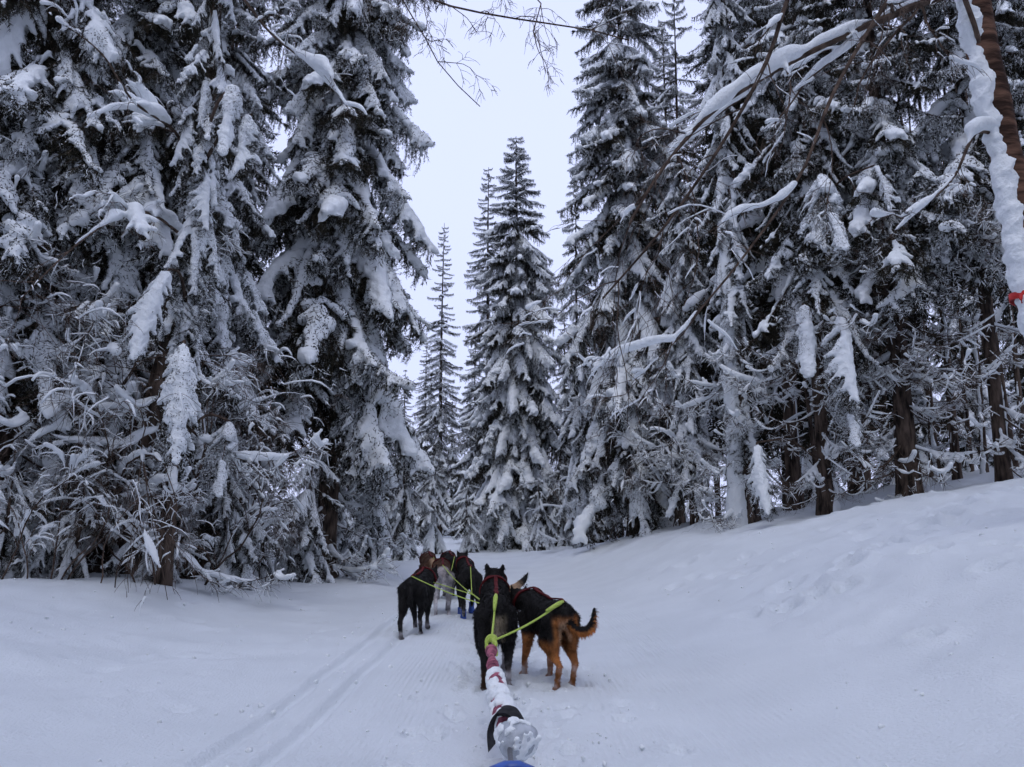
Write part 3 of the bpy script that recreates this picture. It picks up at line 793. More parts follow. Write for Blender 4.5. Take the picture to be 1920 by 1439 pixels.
# slim bare poles on the right slope
POLE = 'slim bare young trunk dusted with snow at the top of the right slope'
for i, (px, Y) in enumerate([(1525, 14.6), (1745, 15.5), (1775, 14.2), (1800, 16.5), (1822, 15.3), (1862, 16.2), (1885, 14.8), (1910, 16.0), (1480, 16.5), (1725, 17.2)]):
    x = at(px, Y)
    o = thing('bare_pole_tree', POLE, 'tree', (x, Y, Hf(x, Y) - .05), 0, 'slim bare trunks on the right slope')
    tm, sm, (th, tp) = trunk_mesh(9 + (i * 7 % 4), .05 + .012 * (i % 3), 60 + i, (.02 * ((i % 5) - 2), 0), 6, snow_side=R(180 + 40 * (i % 3)), amount=.75)
    tr = link('trunk', tm, o); link('snow_crust', sm, tr)['kind'] = 'stuff'
    for k in range(9):
        a, b = LIB['bare'][(i + k) % 6]
        z = .7 + k * .75
        d = link('dead_branch', a, o, (np.interp(z, th, tp[:, 0]), np.interp(z, th, tp[:, 1]), z), (0, R(-10 + 5 * (k % 4)), k * 2.4 + i), [.42 + .1 * (k % 3)] * 3)
        link('snow_load', b, d)['kind'] = 'stuff'

# ------------------------------------------------------------------ bare trees with traced limbs
def traced_limb(parent, base, pts, r0, r1, seed, kids, snow_amt, name='limb', l_kid=1.0, droop=.25, depth=1, matx=None, imin=3):
    rs = np.random.RandomState(seed); nz = Noise(seed); q = spline(pts, 26) - np.array(base)
    polys = [(q, r0, r1, 0)]
    for k in range(kids):
        i = rs.randint(imin, 26); b = norm(q[min(i + 1, 25)] - q[i - 1])
        nd = norm(b * .9 + norm(np.cross(b, rs.normal(size=3))) * rs.uniform(.4, .8))
        grow(rs, nz, polys, q[i], nd, l_kid * rs.uniform(.5, 1.1), max(.0045, (r0 + (r1 - r0) * i / 26) * .4), depth, droop)
    a, b = branch_mesh(polys, nz, rs, name, snow_amt, matx)
    o = link(name, a, parent); link('snow_load', b, o)['kind'] = 'stuff'
    return o

# leaning birch on the right
bp0 = P(2010, 880, 6.6); bp0[2] = Hf(bp0[0], bp0[1]) - .1
birch = thing('birch_tree', 'leaning birch with red brown bark and snow packed along one side', 'tree', tuple(bp0))
tpts = np.array([bp0, P(1985, 760, 6.6), P(1945, 560, 6.6), P(1895, 330, 6.6), P(1845, 110, 6.6), P(1822, -30, 6.55), P(1800, -300, 6.5), P(1770, -700, 6.4)])
tq = spline(tpts, 60) - bp0
gg = Geo(); nzb = Noise(70); rad = np.linspace(.17, .095, 60) * (1 + .1 * nzb(tq * 3)); gg.tube(tq, rad, 14)
trk = link('trunk', gg.mesh('trunk', [M_BIRCH]), birch)
sg = Geo(); u = np.linspace(0, 1, 420); q = np.stack([np.interp(u, np.linspace(0, 1, 60), tq[:, k]) for k in range(3)], -1)
rr = np.interp(u, np.linspace(0, 1, 60), rad); f = np.clip(.85 + .14 * nzb(q * 2.6 + 2) + .12 * nzb(q * 24), .3, 1.2)
sg.balls(q + np.array([-.80, -.35, .1]) * (rr * .8)[:, None], rr * (.30 + .42 * f))
V, Q = remesh(sg, .018, 2); V += np.stack([nzb(V * 20), nzb(V * 20 + 9), nzb(V * 20 + 17)], -1) * .012; V += np.stack([nzb(V * 52), nzb(V * 52 + 9), nzb(V * 52 + 17)], -1) * .008
link('snow_crust', make_mesh('snow_crust', V, None, Q, [M_SNOW]), trk)['kind'] = 'stuff'
traced_limb(birch, bp0, [P(1826, -20, 6.55), P(1760, -5, 6.3), P(1690, 22, 6.1), P(1560, 78, 5.9), P(1440, 140, 5.7), P(1330, 215, 5.6), P(1240, 320, 5.5), P(1180, 420, 5.45)], .042, .010, 71, 12, 1.0, 'limb', 1.3, .22)
traced_limb(birch, bp0, [P(1830, 60, 6.55), P(1780, -60, 6.4), P(1640, -120, 6.0), P(1500, -40, 5.7), P(1440, 110, 5.5), P(1360, 260, 5.4), P(1250, 420, 5.3), P(1130, 560, 5.2)], .028, .007, 72, 10, .7, 'limb', 1.1, .25)
traced_limb(birch, bp0, [P(1850, 130, 6.6), P(1800, -20, 6.3), P(1720, -60, 6.0), P(1640, 40, 5.8), P(1560, 180, 5.6), P(1500, 330, 5.5), P(1380, 500, 5.4), P(1260, 640, 5.3)], .024, .006, 73, 9, .7, 'limb', 1.0, .25)
traced_limb(birch, bp0, [P(1880, 260, 6.6), P(1830, 250, 6.5), P(1790, 330, 6.4), P(1740, 380, 6.3), P(1690, 410, 6.2)], .018, .004, 74, 5, 1.2, 'limb', .4, .1)
rib = thing('trail_ribbon', 'small red ribbon tied round the leaning birch trunk', 'ribbon', tuple(P(1935, 548, 6.6)))
i0 = int(np.argmin(abs(tq[:, 2] + bp0[2] - P(1935, 548, 6.6)[2]))); cc = tq[i0] + bp0 - P(1935, 548, 6.6)
ang = np.linspace(0, 2 * math.pi, 40); rg = Geo(); rw = rad[i0] * 1.18
for dz in (-.03, .03): pass
ring = cc + np.stack([rw * np.cos(ang), rw * np.sin(ang), .01 * np.sin(3 * ang)], -1)
Vr = np.concatenate([ring + [0, 0, .03], ring - [0, 0, .03], ring * 1.0 + [0, 0, .03] + (ring - cc) * .03, ring - [0, 0, .03] + (ring - cc) * .03])
n = 40; Qr = []
for k in range(n - 1):
    Qr += [(k, k + 1, n + k + 1, n + k), (2 * n + k, 3 * n + k, 3 * n + k + 1, 2 * n + k + 1), (k, 2 * n + k, 2 * n + k + 1, k + 1), (n + k, n + k + 1, 3 * n + k + 1, 3 * n + k)]
link('ribbon_band', make_mesh('ribbon_band', Vr, None, Qr, [M_ORANGE]), rib)
tl = Geo(); tail = cc + np.array([[-rw + .02, -.06, 0], [-rw - .0, -.10, -.02], [-rw - .02, -.12, -.06], [-rw - .015, -.12, -.10]]); tl.tube(tail, [.014, .014, .014, .008], 4)
link('ribbon_tail', tl.mesh('ribbon_tail', [M_ORANGE]), rib)

# bare leaning tree on the left, its limbs reaching over the trail
lp0 = P(240, 1075, 9.9); lp0[2] = Hf(lp0[0], lp0[1]) - .1
lt = thing('bare_tree', 'leaning bare tree with brown trunk rising from the left thicket', 'tree', tuple(lp0))
tq = spline([lp0, P(255, 930, 9.9), P(292, 740, 10), P(325, 560, 10.1), P(372, 340, 10.2), P(400, 120, 10.2), P(410, -200, 10), P(420, -600, 9.8)], 50) - lp0
gg = Geo(); nzl = Noise(75); rad = np.linspace(.12, .05, 50) * (1 + .1 * nzl(tq * 3)); gg.tube(tq, rad, 12)
ltk = link('trunk', gg.mesh('trunk', [M_BARK]), lt)
sg = Geo(); u = np.linspace(0, 1, 380); q = np.stack([np.interp(u, np.linspace(0, 1, 50), tq[:, k]) for k in range(3)], -1)
rr = np.interp(u, np.linspace(0, 1, 50), rad); f = np.clip(.35 + .7 * nzl(q * 2.2 + 2) + .35 * nzl(q * 9), 0, 1.2); ok = (f > .1) & (u > .12)
sg.balls((q + np.array([-.55, -.6, .25]) * (rr * .75)[:, None])[ok], (rr * (.30 + .42 * f))[ok])
V, Q = remesh(sg, .02, 2); link('snow_crust', make_mesh('snow_crust', V, None, Q, [M_SNOW]), ltk)['kind'] = 'stuff'
traced_limb(lt, lp0, [P(405, -60, 10.1), P(450, -10, 8.0), P(505, 60, 7.6), P(560, 105, 7.3), P(600, 130, 7.1), P(650, 200, 6.9)], .03, .006, 81, 8, 1.3, 'limb', .7, .25)
traced_limb(lt, lp0, [P(408, -180, 10), P(540, -120, 7.5), P(680, -60, 6.8), P(810, 0, 6.3), P(900, 24, 6.1), P(1010, 42, 5.9), P(1100, 55, 5.8), P(1180, 76, 5.7)], .024, .005, 82, 13, .25, 'limb', .6, .2, 1, imin=12)
traced_limb(lt, lp0, [P(408, -180, 10), P(560, -150, 7.4), P(700, -70, 6.7), P(790, 60, 6.3), P(830, 130, 6.2), P(900, 200, 6.1)], .016, .004, 83, 8, .25, 'limb', .5, .2, 1, imin=12)
traced_limb(lt, lp0, [P(408, -250, 10), P(600, -260, 7.2), P(850, -160, 6.2), P(980, -30, 5.9), P(1020, 20, 5.8), P(1000, 60, 5.8)], .018, .005, 84, 10, .25, 'limb', .6, .2, 1, imin=15)
traced_limb(lt, lp0, [P(372, 340, 10.2), P(330, 250, 9.4), P(250, 190, 8.2), P(190, 100, 8.0), P(110, 40, 7.8)], .028, .005, 85, 8, 1.5, 'limb', .8, .25)
traced_limb(lt, lp0, [P(350, 450, 10.15), P(280, 400, 9.2), P(200, 420, 8.1), P(120, 480, 7.9), P(40, 560, 7.8)], .024, .005, 86, 8, 1.6, 'limb', .8, .25)


# ------------------------------------------------------------------ sled dogs
def G(px, py, z=0.0):
    """photograph pixel -> point on the level ground"""
    u, v = (px - 960.0) / FPX, (719.5 - py) / FPX
    d = np.array([u, cp - v * sp, sp + v * cp])
    return np.array([0, 0, CAM_Z]) + d * ((z - CAM_Z) / d[2])

BLK = np.array([.010, .009, .009]); TAN = np.array([.30, .115, .035]); CREAM = np.array([.42, .28, .18])
FROST = np.array([.50, .47, .48]); GREY = np.array([.22, .21, .22]); BROWN = np.array([.07, .035, .022])

def coat_colors(kind, V, N, tail_pts):
    nz = Noise(hash(kind) % 97 if False else len(kind) * 7)
    n1 = nz(V * 14); n2 = nz(V * 45 + 3)
    C = np.tile(BLK, (len(V), 1))
    def mixin(col, w):
        w = np.clip(w, 0, 1)[:, None]; C[:] = C * (1 - w) + col * w
    x, y, z = V.T
    if kind == 'tan':
        mixin(TAN, smooth(.40, .31, z + .025 * n1)); mixin(BLK, smooth(.34, .40, z) * smooth(-.25, -.18, y) * .8)
        mixin(TAN, smooth(-.29, -.37, y + .02 * n1) * smooth(.56, .49, z + .01 * n1) * smooth(.12, .08, abs(x) + .01 * n1))
        mixin(CREAM * 1.05, smooth(-.30, -.36, y) * smooth(.075, .035, abs(x)) * smooth(.53, .47, z) * smooth(.28, .36, z))
        mixin(FROST * .75, smooth(.22, .06, z + .04 * n1) * (.45 + .5 * n2))
    elif kind == 'black':
        mixin(np.array([.17, .14, .10]), smooth(-.31, -.37, y) * smooth(.065, .03, abs(x - .02)) * smooth(.53, .48, z) * smooth(.34, .40, z))
        mixin(TAN * .4, smooth(.20, .12, z + .02 * n1) * .4)
        mixin(FROST * .8, smooth(.24, .08, z + .05 * n1) * smooth(-.02, .04, x) * (.7 + .5 * n2))
        mixin(FROST * .6, smooth(.10, .03, z) * (.3 + .4 * n2))
    elif kind == 'jet':
        mixin(FROST * .6, smooth(.20, .05, z + .05 * n1) * (.5 + .5 * n2))
    elif kind == 'tantail':
        mixin(TAN * 1.1, smooth(.42, .34, z + .02 * n1))
        mixin(CREAM, smooth(-.31, -.36, y) * smooth(.10, .05, abs(x)))
        mixin(FROST * .7, smooth(.2, .05, z) * .6)
    elif kind == 'grey':
        mixin(GREY * 1.4, smooth(.58, .50, z + .03 * n1)); mixin(BROWN, smooth(.50, .58, z + .03 * n1))
        mixin(FROST * .9, smooth(.5, .3, z + .05 * n1) * (.6 + .5 * n2)); mixin(FROST, smooth(-.3, -.36, y) * .6)
    elif kind == 'brown':
        mixin(BROWN, np.ones(len(V)) * .8); mixin(CREAM * .8, smooth(-.3, -.36, y) * smooth(.07, .03, abs(x))); mixin(FROST * .7, smooth(.3, .1, z) * .6)
    # tail: dark along the inside of the curl, tan outside, dark tip
    if kind in ('tan', 'tantail'):
        d = np.linalg.norm(V[:, None] - tail_pts[None], axis=2); k = d.argmin(1); near = smooth(.075, .05, d.min(1)) * (k > 1)
        tg = norm(np.gradient(tail_pts, axis=0))[k]; ctr = tail_pts[-1] * .5 + tail_pts[0] * .5 + np.array([0, 0, .12])
        inner = ((V - tail_pts[k]) * norm(ctr - tail_pts[k])).sum(1) / .03
        tip = k / (len(tail_pts) - 1.0)
        w = near * smooth(-.05, .35, -inner + .15 * n1)
        mixin(BLK, near); mixin(TAN * 1.25, w * smooth(1.0, .8, tip)) if kind == 'tan' else mixin(CREAM * 1.1, near * smooth(.75, .55, tip))
    return np.clip(C * (1 + .25 * n2[:, None]), .002, .9)

def make_dog(label, kind, foot_px, yaw, swing, head=(0, .50, .76), tail=None, size=1.0, fur=6000, booties=(), voxel=.012, foot=None, collar=True, straps=True, width=1.0):
    """swing: (fore left, fore right, hind left, hind right) = (forward offset, lift)"""
    rs = np.random.RandomState(len(label))
    gp = G(*foot_px) if foot is None else np.array(foot, float)
    fwd = np.array([-math.sin(yaw), math.cos(yaw), 0])
    org = gp + fwd * .33 * size
    org[2] = Hf(org[0], org[1]) - .042
    o = thing('sled_dog', label, 'dog', tuple(org), yaw, 'sled dogs in harness'); o.scale = (size,) * 3
    g = Geo()
    def chain(pts, rads, sc=(1, 1, 1)):
        pts = np.asarray(pts, float); rads = np.asarray(rads, float)
        for a in range(len(pts) - 1):
            l = np.linalg.norm(pts[a + 1] - pts[a]); m = max(2, int(l / (.25 * min(rads[a], rads[a + 1]) + .004)) + 1)
            u = np.linspace(0, 1, m)[:, None]
            g.balls(pts[a] * (1 - u) + pts[a + 1] * u, (rads[a] * (1 - u) + rads[a + 1] * u).ravel(), sc)
    st = np.array([(-.39, .525, .055, .065), (-.34, .525, .085, .095), (-.27, .525, .105, .115), (-.17, .53, .098, .105), (-.05, .525, .102, .112), (.08, .505, .115, .145),
                   (.2, .495, .122, .165), (.30, .505, .115, .160), (.37, .535, .095, .125)])
    for yy in np.linspace(-.39, .37, 44):
        c = [np.interp(yy, st[:, 0], st[:, k]) for k in (1, 2, 3)]
        g.balls([(0, yy, c[0])], [1.0], (c[1] * width, .06, c[2]))
    hx, hy, hz = head
    chain([(0, .30, .57), (hx * .5, .39, .50 * .57 + .5 * hz), (hx, hy - .03, hz - .01)], [.115, .095, .078])
    chain([(hx, hy - .02, hz), (hx, hy + .05, hz - .01)], [.082, .072])
    chain([(hx, hy + .05, hz - .02), (hx, hy + .17, hz - .05)], [.050, .032])
    for s in (-1, 1):
        chain([(hx + s * .048, hy - .02, hz + .045), (hx + s * .062, hy - .03, hz + .085), (hx + s * .068, hy - .035, hz + .118)], [.027, .018, .007], (1, .55, 1))
    feet = {}
    for k, s in ((0, -1), (1, 1)):
        dy, lf = swing[k]
        paw = np.array([s * .075, .27 + dy, .022 + lf])
        wr = paw + [0, -.02 - .5 * lf, .115]
        elb = np.array([s * .088, .18 + dy * .25, .325 + lf * .3])
        chain([(s * .07, .27, .47), elb], [.075, .046]); chain([elb, wr], [.044, .026]); chain([wr, paw + [0, -.012, .012]], [.026, .022])
        g.balls([paw + [0, .012, 0]], [1.0], (.030, .044, .024)); feet['f%d' % k] = (wr, paw)
    for k, s in ((2, -1), (3, 1)):
        dy, lf = swing[k]
        paw = np.array([s * .078, -.31 + dy, .022 + lf])
        hock = paw + [s * .004, -.075 - .5 * lf, .175]
        knee = np.array([s * .092, -.17 + dy * .45, .345 + lf * .4])
        chain([(s * .068, -.275, .49), knee], [.088, .056]); chain([(s * .07, -.31, .46), (knee + hock) / 2 + [0, -.03, .02]], [.070, .034]); chain([knee, hock], [.052, .025]); chain([hock, paw + [0, -.016, .014]], [.027, .022])
        g.balls([paw + [0, .012, 0]], [1.0], (.030, .044, .024)); feet['f%d' % k] = (hock, paw)
    tail = spline(tail if tail is not None else [(0, -.38, .545), (.01, -.46, .50), (.015, -.48, .42), (.02, -.475, .33)], 14)
    chain(tail, np.interp(np.linspace(0, 1, 14), [0, .3, .7, 1], [.030, .034, .032, .012]))
    V, Q = remesh(g, voxel, 4)
    me = make_mesh('body', V, None, Q, [M_COAT])
    N = np.empty(len(V) * 3, np.float32); me.vertices.foreach_get('normal', N); N = N.reshape(-1, 3).astype(float)
    nzv = Noise(9); V2 = V + N * (.004 * nzv(V * 30))[:, None]; me.vertices.foreach_set('co', V2.astype(np.float32).ravel())
    C = coat_colors(kind, V, N, tail)
    def put(me, C):
        at_ = me.color_attributes.new('coat', 'FLOAT_COLOR', 'POINT')
        at_.data.foreach_set('color', np.hstack([C, np.ones((len(C), 1))]).astype(np.float32).ravel())
    put(me, C)
    b = link('body', me, o)
    # fur: short combed hairs
    i = rs.randint(len(V2), size=fur)
    flow = np.array([0, -.9, -.45])
    d = norm(N[i] * .55 + flow + rs.normal(size=(fur, 3)) * .22)
    inl = np.where(V2[i, 2] < .25, .5, 1.0) * np.where(V2[i, 1] < -.40, 1.35, 1.0)
    d *= (rs.uniform(.014, .030, fur) * inl)[:, None]
    fg = Geo(); fg.blades(V2[i] - N[i] * .002 + rs.normal(size=(fur, 3)) * .003, d, np.full(fur, .006))
    fm = fg.mesh('fur', [M_COAT], False); put(fm, np.repeat(np.clip(C[i] * rs.uniform(.7, 1.5, (fur, 1)), 0, 1), 3, 0))
    link('fur', fm, b)['kind'] = 'stuff'
    bvh = BVHTree.FromPolygons([tuple(v) for v in V2], [tuple(q) for q in Q.tolist()])
    def strap(pts, w, m, name, n=40, lift=.012, closed=False):
        q = spline(pts, n); out = []
        for p in q:
            c, nn, _, _ = bvh.find_nearest(Vector(p)); out.append((np.array(c), np.array(nn)))
        c = np.array([a for a, _ in out]); nn = norm(np.array([b_ for _, b_ in out]))
        for _ in range(3): c[1:-1] = (c[:-2] + c[1:-1] * 2 + c[2:]) / 4; nn[1:-1] = norm(nn[:-2] + nn[1:-1] * 2 + nn[2:])
        tg = norm(np.gradient(c, axis=0)); sd = norm(np.cross(nn, tg)) * w * .5
        A = np.stack([c + nn * (lift - .006) - sd, c + nn * (lift - .006) + sd, c + nn * (lift + .005) + sd, c + nn * (lift + .005) - sd], 1)
        k = len(c); ii = np.arange(k - 1)[:, None] * 4; j = np.arange(4)[None]
        QQ = np.stack([ii + j, ii + (j + 1) % 4, ii + 4 + (j + 1) % 4, ii + 4 + j], -1).reshape(-1, 4).tolist() + [[0, 1, 2, 3], [4 * k - 4, 4 * k - 1, 4 * k - 2, 4 * k - 3]]
        link(name, make_mesh(name, A.reshape(-1, 3), None, QQ, [m], smooth_shade=False), o)
    def ring(cx, cy, cz, rx, rz, tilt=0):
        a = np.linspace(0, 2 * math.pi, 13)
        return [(cx + rx * math.sin(q), cy + tilt * math.cos(q), cz + rz * math.cos(q)) for q in a]
    if collar: strap(ring(hx * .55, .385, .28 + .5 * hz - .01, .16, .16, -.07), .028, M_RED, 'collar', 48)
    if straps == 1:
        strap([(0, .30, .76), (.01, .05, .72), (0, -.34, .68)], .026, M_RED, 'harness_strap')
    elif straps:
        strap(ring(0, .30, .54, .22, .25, -.06), .032, M_RED, 'harness_strap', 56)
        strap(ring(0, .06, .50, .22, .24), .022, M_BLACK, 'harness_strap', 56)
        for s in (-1, 1):
            strap([(s * .05, .26, .76), (s * .06, .10, .72), (s * .02, -.10, .72), (s * .03, -.34, .68)], .024, M_RED, 'harness_strap')
            strap([(s * .2, .06, .52), (s * .17, -.10, .60), (s * .10, -.22, .66), (s * .02, -.36, .68)], .020, M_BLACK, 'harness_strap')
    for k in booties:
        w_, p_ = feet['f%d' % k]; bg = Geo()
        bg.tube([w_ * .35 + p_ * .65 + [0, 0, .06], w_ * .2 + p_ * .8 + [0, 0, .02], p_ + [0, .0, 0], p_ + [0, .005, -.03]], [.036, .034, .042, .036], 10)
        link('bootie', bg.mesh('bootie', [M_BLUE]), o)
    mw = Matrix.Translation(org) @ Matrix.Rotation(yaw, 4, 'Z') @ Matrix.Scale(size, 4)
    c, nn, _, _ = bvh.find_nearest(Vector((0, -.34, .70)))
    return o, np.array(mw @ (c + nn * .012)), np.array(mw @ Vector((hx * .5, .42, .55)))

dog_c, tug_c, nk_c = make_dog('black sled dog with pricked ears and pale patch under its tail, ahead of the line', 'black', (930, 1287), R(2),
    [(-.10, .0), (.10, .03), (-.06, 0), (.05, 0)], head=(.0, .50, .70), fur=16000, voxel=.0105, size=.93, width=1.0, straps=1)
dog_r, tug_r, nk_r = make_dog('black and tan sled dog with upcurved tail, beside the ear pricked black dog', 'tan', (1058, 1286), R(19),
    [(.06, 0), (-.12, 0), (-.05, 0), (.04, 0)], head=(-.06, .53, .60), tail=[(.01, -.375, .50), (.045, -.44, .445), (.10, -.475, .43), (.15, -.475, .46), (.18, -.465, .52), (.19, -.46, .59)], fur=16000, voxel=.0105, width=.96, size=.86)
dog_l, tug_l, nk_l = make_dog('short coated all black sled dog in red harness, trotting behind the grey legged dog', 'jet', (770, 1192), R(-4),
    [(.05, 0), (-.05, .05), (-.10, 0), (.12, .04)], head=(.05, .54, .60), fur=9000, size=.92, width=.98)
dog_t, tug_t, nk_t = make_dog('sled dog mostly hidden by the ear pricked black dog, its cream tail dark tipped', 'tantail', (0, 0), R(4),
    [(.06, 0), (-.06, .04), (.02, 0), (-.04, 0)], head=(0, .52, .60), tail=[(0, -.375, .555), (.07, -.44, .56), (.14, -.47, .585), (.21, -.475, .64), (.25, -.47, .71)], fur=6000, foot=(P(936, 1110, 6.9)[0], 6.9, 0), size=.92)
dog_g, tug_g, nk_g = make_dog('brown backed sled dog with frosty grey legs, ahead of the all black dog', 'grey', (829, 1154), R(6),
    [(.08, 0), (-.08, .03), (-.06, 0), (.06, 0)], head=(-.03, .50, .62), fur=6000, straps=1, size=.95)
dog_b, tug_b, nk_b = make_dog('dark sled dog in blue booties with raised head, beside the grey legged dog', 'jet', (882, 1160), R(8),
    [(-.04, 0), (.10, .05), (.05, 0), (-.08, 0)], head=(-.04, .47, .70), fur=6000, booties=(0, 1, 2, 3), size=.95, straps=1)
dog_4, tug_4, nk_4 = make_dog('brown lead dog ahead of the grey legged dog', 'brown', (0, 0), R(12),
    [(.08, 0), (-.08, .03), (-.06, 0), (.06, 0)], head=(-.03, .50, .58), straps=1, fur=4000, foot=(P(812, 1080, 11.4)[0], 11.4, 0))
dog_5, tug_5, nk_5 = make_dog('dark lead dog ahead of the blue bootied dog', 'jet', (0, 0), R(12),
    [(-.08, 0), (.08, .03), (.06, 0), (-.06, 0)], head=(-.02, .50, .60), straps=1, fur=4000, foot=(P(852, 1080, 11.5)[0], 11.5, 0))

# ------------------------------------------------------------------ gangline and tug lines
gl = thing('gangline', 'neon yellow gangline with snow crusted cover running from the sled to the dogs', 'rope', (0, 0, 0))
knot = P(921, 1203, 4.85)
far = [knot, (tug_c + tug_r) / 2 * [0, 0, 0] + np.array([knot[0] - .02, 5.5, .30]), np.array([-.10, 6.6, .31]), np.array([-.28, 7.6, .32]), np.array([-.50, 9.0, .32]), np.array([-.80, 10.6, .33]), np.array([-1.0, 12.0, .34])]
lq = spline(far, 60); g = Geo(); g.tube(lq, .0065, 6)
link('main_line', g.mesh('main_line', [M_NEON]), gl)
def tug(a, b, r=.0065, sag=.02):
    u = np.linspace(0, 1, 14)[:, None]; q = a * (1 - u) + b * u - np.array([0, 0, 1]) * sag * np.sin(u * math.pi)
    g = Geo(); g.tube(q, r, 6); link('tug_line', g.mesh('tug_line', [M_NEON]), gl)
tug(knot, tug_c); tug(knot, tug_r)
for a, y in ((tug_l, 7.0), (tug_t, 7.0), (tug_g, 8.7), (tug_b, 8.7), (tug_4, 10.9), (tug_5, 10.9)):
    k = np.argmin(abs(lq[:, 1] - (a[1] - .7))); tug(lq[k], a, .0045)
for a in (nk_l, nk_g, nk_b, nk_4, nk_5):
    k = np.argmin(abs(lq[:, 1] - a[1])); q = np.linspace(0, 1, 8)[:, None]; g = Geo(); g.tube(lq[k] * (1 - q) + a * q, .005, 5); link('neck_line', g.mesh('neck_line', [M_NEON]), gl)
# doubled rope end where each tug clips to the harness
for a in (tug_c, tug_r):
    d = norm(knot - a); g = Geo(); g.tube(np.array([a, a + d * .03, a + d * .09, a + d * .16]), [.010, .016, .014, .008], 7); link('tug_loop', g.mesh('tug_loop', [M_NEON]), gl)
# knot
g = Geo(); an = np.linspace(0, 12.6, 40)
g.tube(knot + np.stack([.030 * np.cos(an), .02 * np.sin(an * .9), .028 * np.sin(an) - .004 * an + .01], -1), .0105, 6)
g.tube(knot + np.array([[0, 0, .02], [.02, -.02, -.02], [.035, -.03, -.06], [.03, -.03, -.08]]), .009, 6)
V, Q = remesh(g, .006, 1); link('knot', make_mesh('knot', V, None, Q, [M_NEON]), gl)
# pink ribbon part and the snow crusted cover
pink = spline([knot + [0, 0, -.03], P(922, 1232, 4.5), P(925, 1262, 4.2), P(930, 1285, 4.0)], 16)
g = Geo(); nzp = Noise(31); g.tube(pink, .022 + .008 * nzp(pink * 30), 10); link('pink_cover', g.mesh('pink_cover', [M_PINK]), gl)
cov = spline([P(928, 1268, 4.15), P(934, 1300, 3.8), P(941, 1330, 3.5), P(946, 1358, 3.2)], 40)
g = Geo(); g.tube(cov, np.linspace(.034, .046, 40), 12); cv = link('cord_cover', g.mesh('cord_cover', [M_PINK]), gl)
sg = Geo(); rsx = np.random.RandomState(8)
for k in range(800):
    i = rsx.randint(40); a = rsx.uniform(-.2, math.pi + .4); rr = np.linspace(.034, .046, 40)[i]
    p = cov[i] + np.array([rr * math.cos(a) * .95, 0, rr * math.sin(a) * .95])
    if nzp(p * 34) > -.20: sg.balls([p], [rsx.uniform(.010, .018)])
V, Q = remesh(sg, .006, 2); V += np.stack([nzp(V * 70), nzp(V * 70 + 5), nzp(V * 70 + 9)], -1) * .003
link('snow_crust', make_mesh('snow_crust', V, None, Q, [M_SNOW]), cv)['kind'] = 'stuff'
# black strap round the end of the cover
end = cov[-1]
g = Geo(); ax = norm(cov[-1] - cov[-6])
st = spline([end + [-.045, -.10, -.055], end + [-.05, -.06, .0], end + [-.022, -.02, .048], end + [.03, -.02, .045], end + [.062, -.07, .012]], 24)
A = []
for k, p in enumerate(st):
    w = .035; sd = norm(np.array([.35, .9, .2])) * w; up = np.array([0, -.2, 1]) * .006
    A += [p - sd - up, p + sd - up, p + sd + up, p - sd + up]
QQ = [[4 * k + j, 4 * k + (j + 1) % 4, 4 * k + 4 + (j + 1) % 4, 4 * k + 4 + j] for k in range(23) for j in range(4)] + [[0, 1, 2, 3], [95, 94, 93, 92]]
link('black_strap', make_mesh('black_strap', np.array(A), None, QQ, [M_BLACK], smooth_shade=False), gl)
# frosted plastic cup that shields the snap
c0 = P(966, 1386, 2.95); axis = norm(np.array([.55, -.75, -.25])); e1 = norm(np.cross(axis, [0, 0, 1])); e2 = np.cross(axis, e1)
prof = [(-.075, .004), (-.072, .025), (-.055, .045), (-.02, .058), (.02, .066), (.045, .066), (.058, .054), (.066, .030), (.068, .003)]
n = 22; V = []; Q = []
for (t, r) in prof:
    for k in range(n):
        a = k * 2 * math.pi / n; rr = r * (1 + .07 * math.sin(2 * a + 1) + .04 * math.sin(5 * a))
        V.append(c0 + axis * t + e1 * rr * math.cos(a) + e2 * rr * math.sin(a))
for i in range(len(prof) - 1):
    for k in range(n): Q.append((i * n + k, i * n + (k + 1) % n, (i + 1) * n + (k + 1) % n, (i + 1) * n + k))
cup = link('snap_cover', make_mesh('snap_cover', np.array(V), None, Q, [M_GREY]), gl)
sg = Geo()
for k in range(150):
    a = rsx.uniform(0, 6.28); t = rsx.uniform(-.07, .035); r = np.interp(t, [-.075, -.05, 0, .045], [.01, .047, .062, .068])
    d = e1 * math.cos(a) + e2 * math.sin(a)
    if d[2] > -.1 or d[0] < -.3: sg.balls([c0 + axis * t + d * r], [rsx.uniform(.007, .013)])
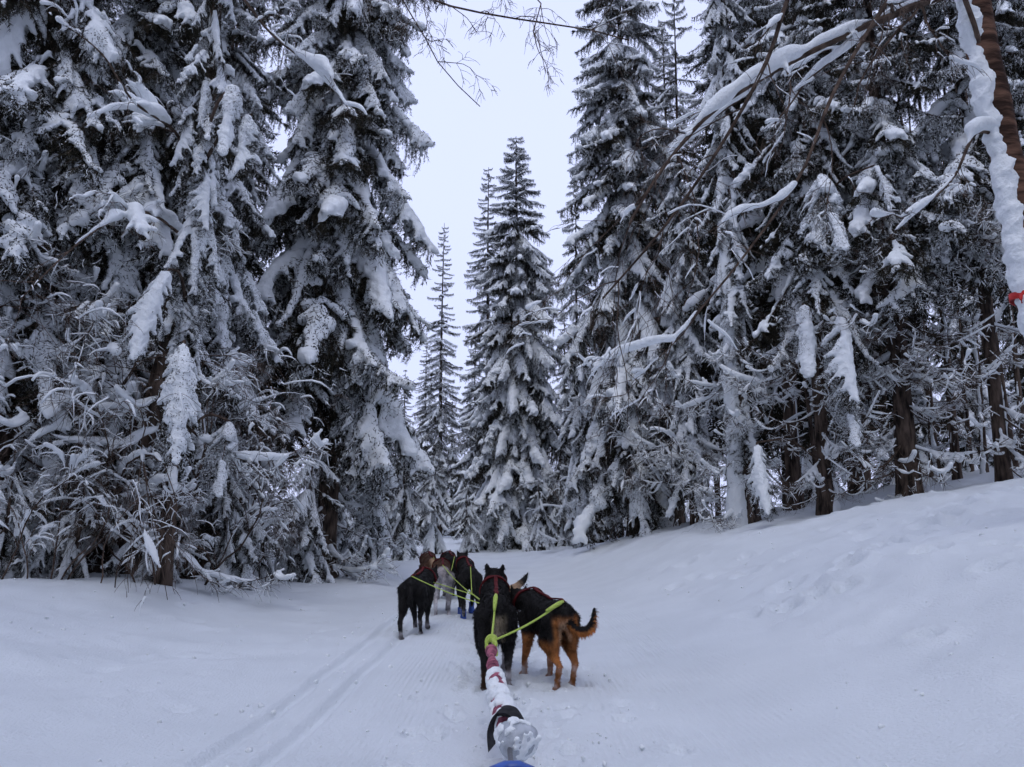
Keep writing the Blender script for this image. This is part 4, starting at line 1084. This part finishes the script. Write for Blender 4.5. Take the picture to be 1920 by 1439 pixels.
for k in range(60): sg.balls([c0 + axis * .060 + (e1 * rsx.normal() + e2 * rsx.normal()) * .024], [rsx.uniform(.006, .013)])
V, Q = remesh(sg, .006, 2); link('snow_crust', make_mesh('snow_crust', V, None, Q, [M_SNOW]), cup)['kind'] = 'stuff'
g = Geo(); g.tube(spline([end, P(952, 1385, 3.0), P(956, 1410, 2.85), P(958, 1428, 2.72), P(960, 1440, 2.62)], 16), .009, 7); link('bridle_cord', g.mesh('bridle_cord', [M_STEEL]), gl)

# ------------------------------------------------------------------ the sled itself (only the tip of its bow is in view)
pk = P(960, 1438, 2.62)
sl = thing('dog_sled', 'blue plastic dog sled, only the tip of its bow showing under the line', 'sled', (0, 1.2, Hf(0, 1.2)))
b0 = np.array([0, 1.2, Hf(0, 1.2)])
bow = spline([(-.27, 1.5, .14), (-.24, 2.0, .17), (-.14, 2.45, .205), pk, (.14, 2.45, .205), (.24, 2.0, .17), (.27, 1.5, .14)], 40) - b0
g = Geo(); g.tube(bow, .020, 10); link('bow', g.mesh('bow', [M_BLUE]), sl)
g = Geo(); bedp = [(-.25, .25), (.25, .25), (.25, 2.0), (.12, 2.42), (-.12, 2.42), (-.25, 2.0)]
V = [np.array([x, y, z]) - b0 for z in (.135, .16) for (x, y) in bedp]
bed = make_mesh('bed', np.array(V), [], None, [M_BLUE]); bed.clear_geometry()
bed.from_pydata([tuple(v) for v in V], [], [tuple(range(5, -1, -1)), tuple(range(6, 12))] + [(k, (k + 1) % 6, 6 + (k + 1) % 6, 6 + k) for k in range(6)]); link('bed', bed, sl)
for s in (-1, 1):
    g = Geo(); g.tube(spline([(s * .25, -.2, .02), (s * .25, .8, .02), (s * .25, 1.7, .02), (s * .25, 2.1, .08), (s * .24, 2.25, .17)], 20) - b0, .018, 8); link('runner', g.mesh('runner', [M_STEEL]), sl)
    for y in (.5, 1.2, 1.8):
        g = Geo(); g.tube(np.array([(s * .25, y, .02), (s * .24, y, .14)]) - b0, .014, 8); link('stanchion', g.mesh('stanchion', [M_STEEL]), sl)
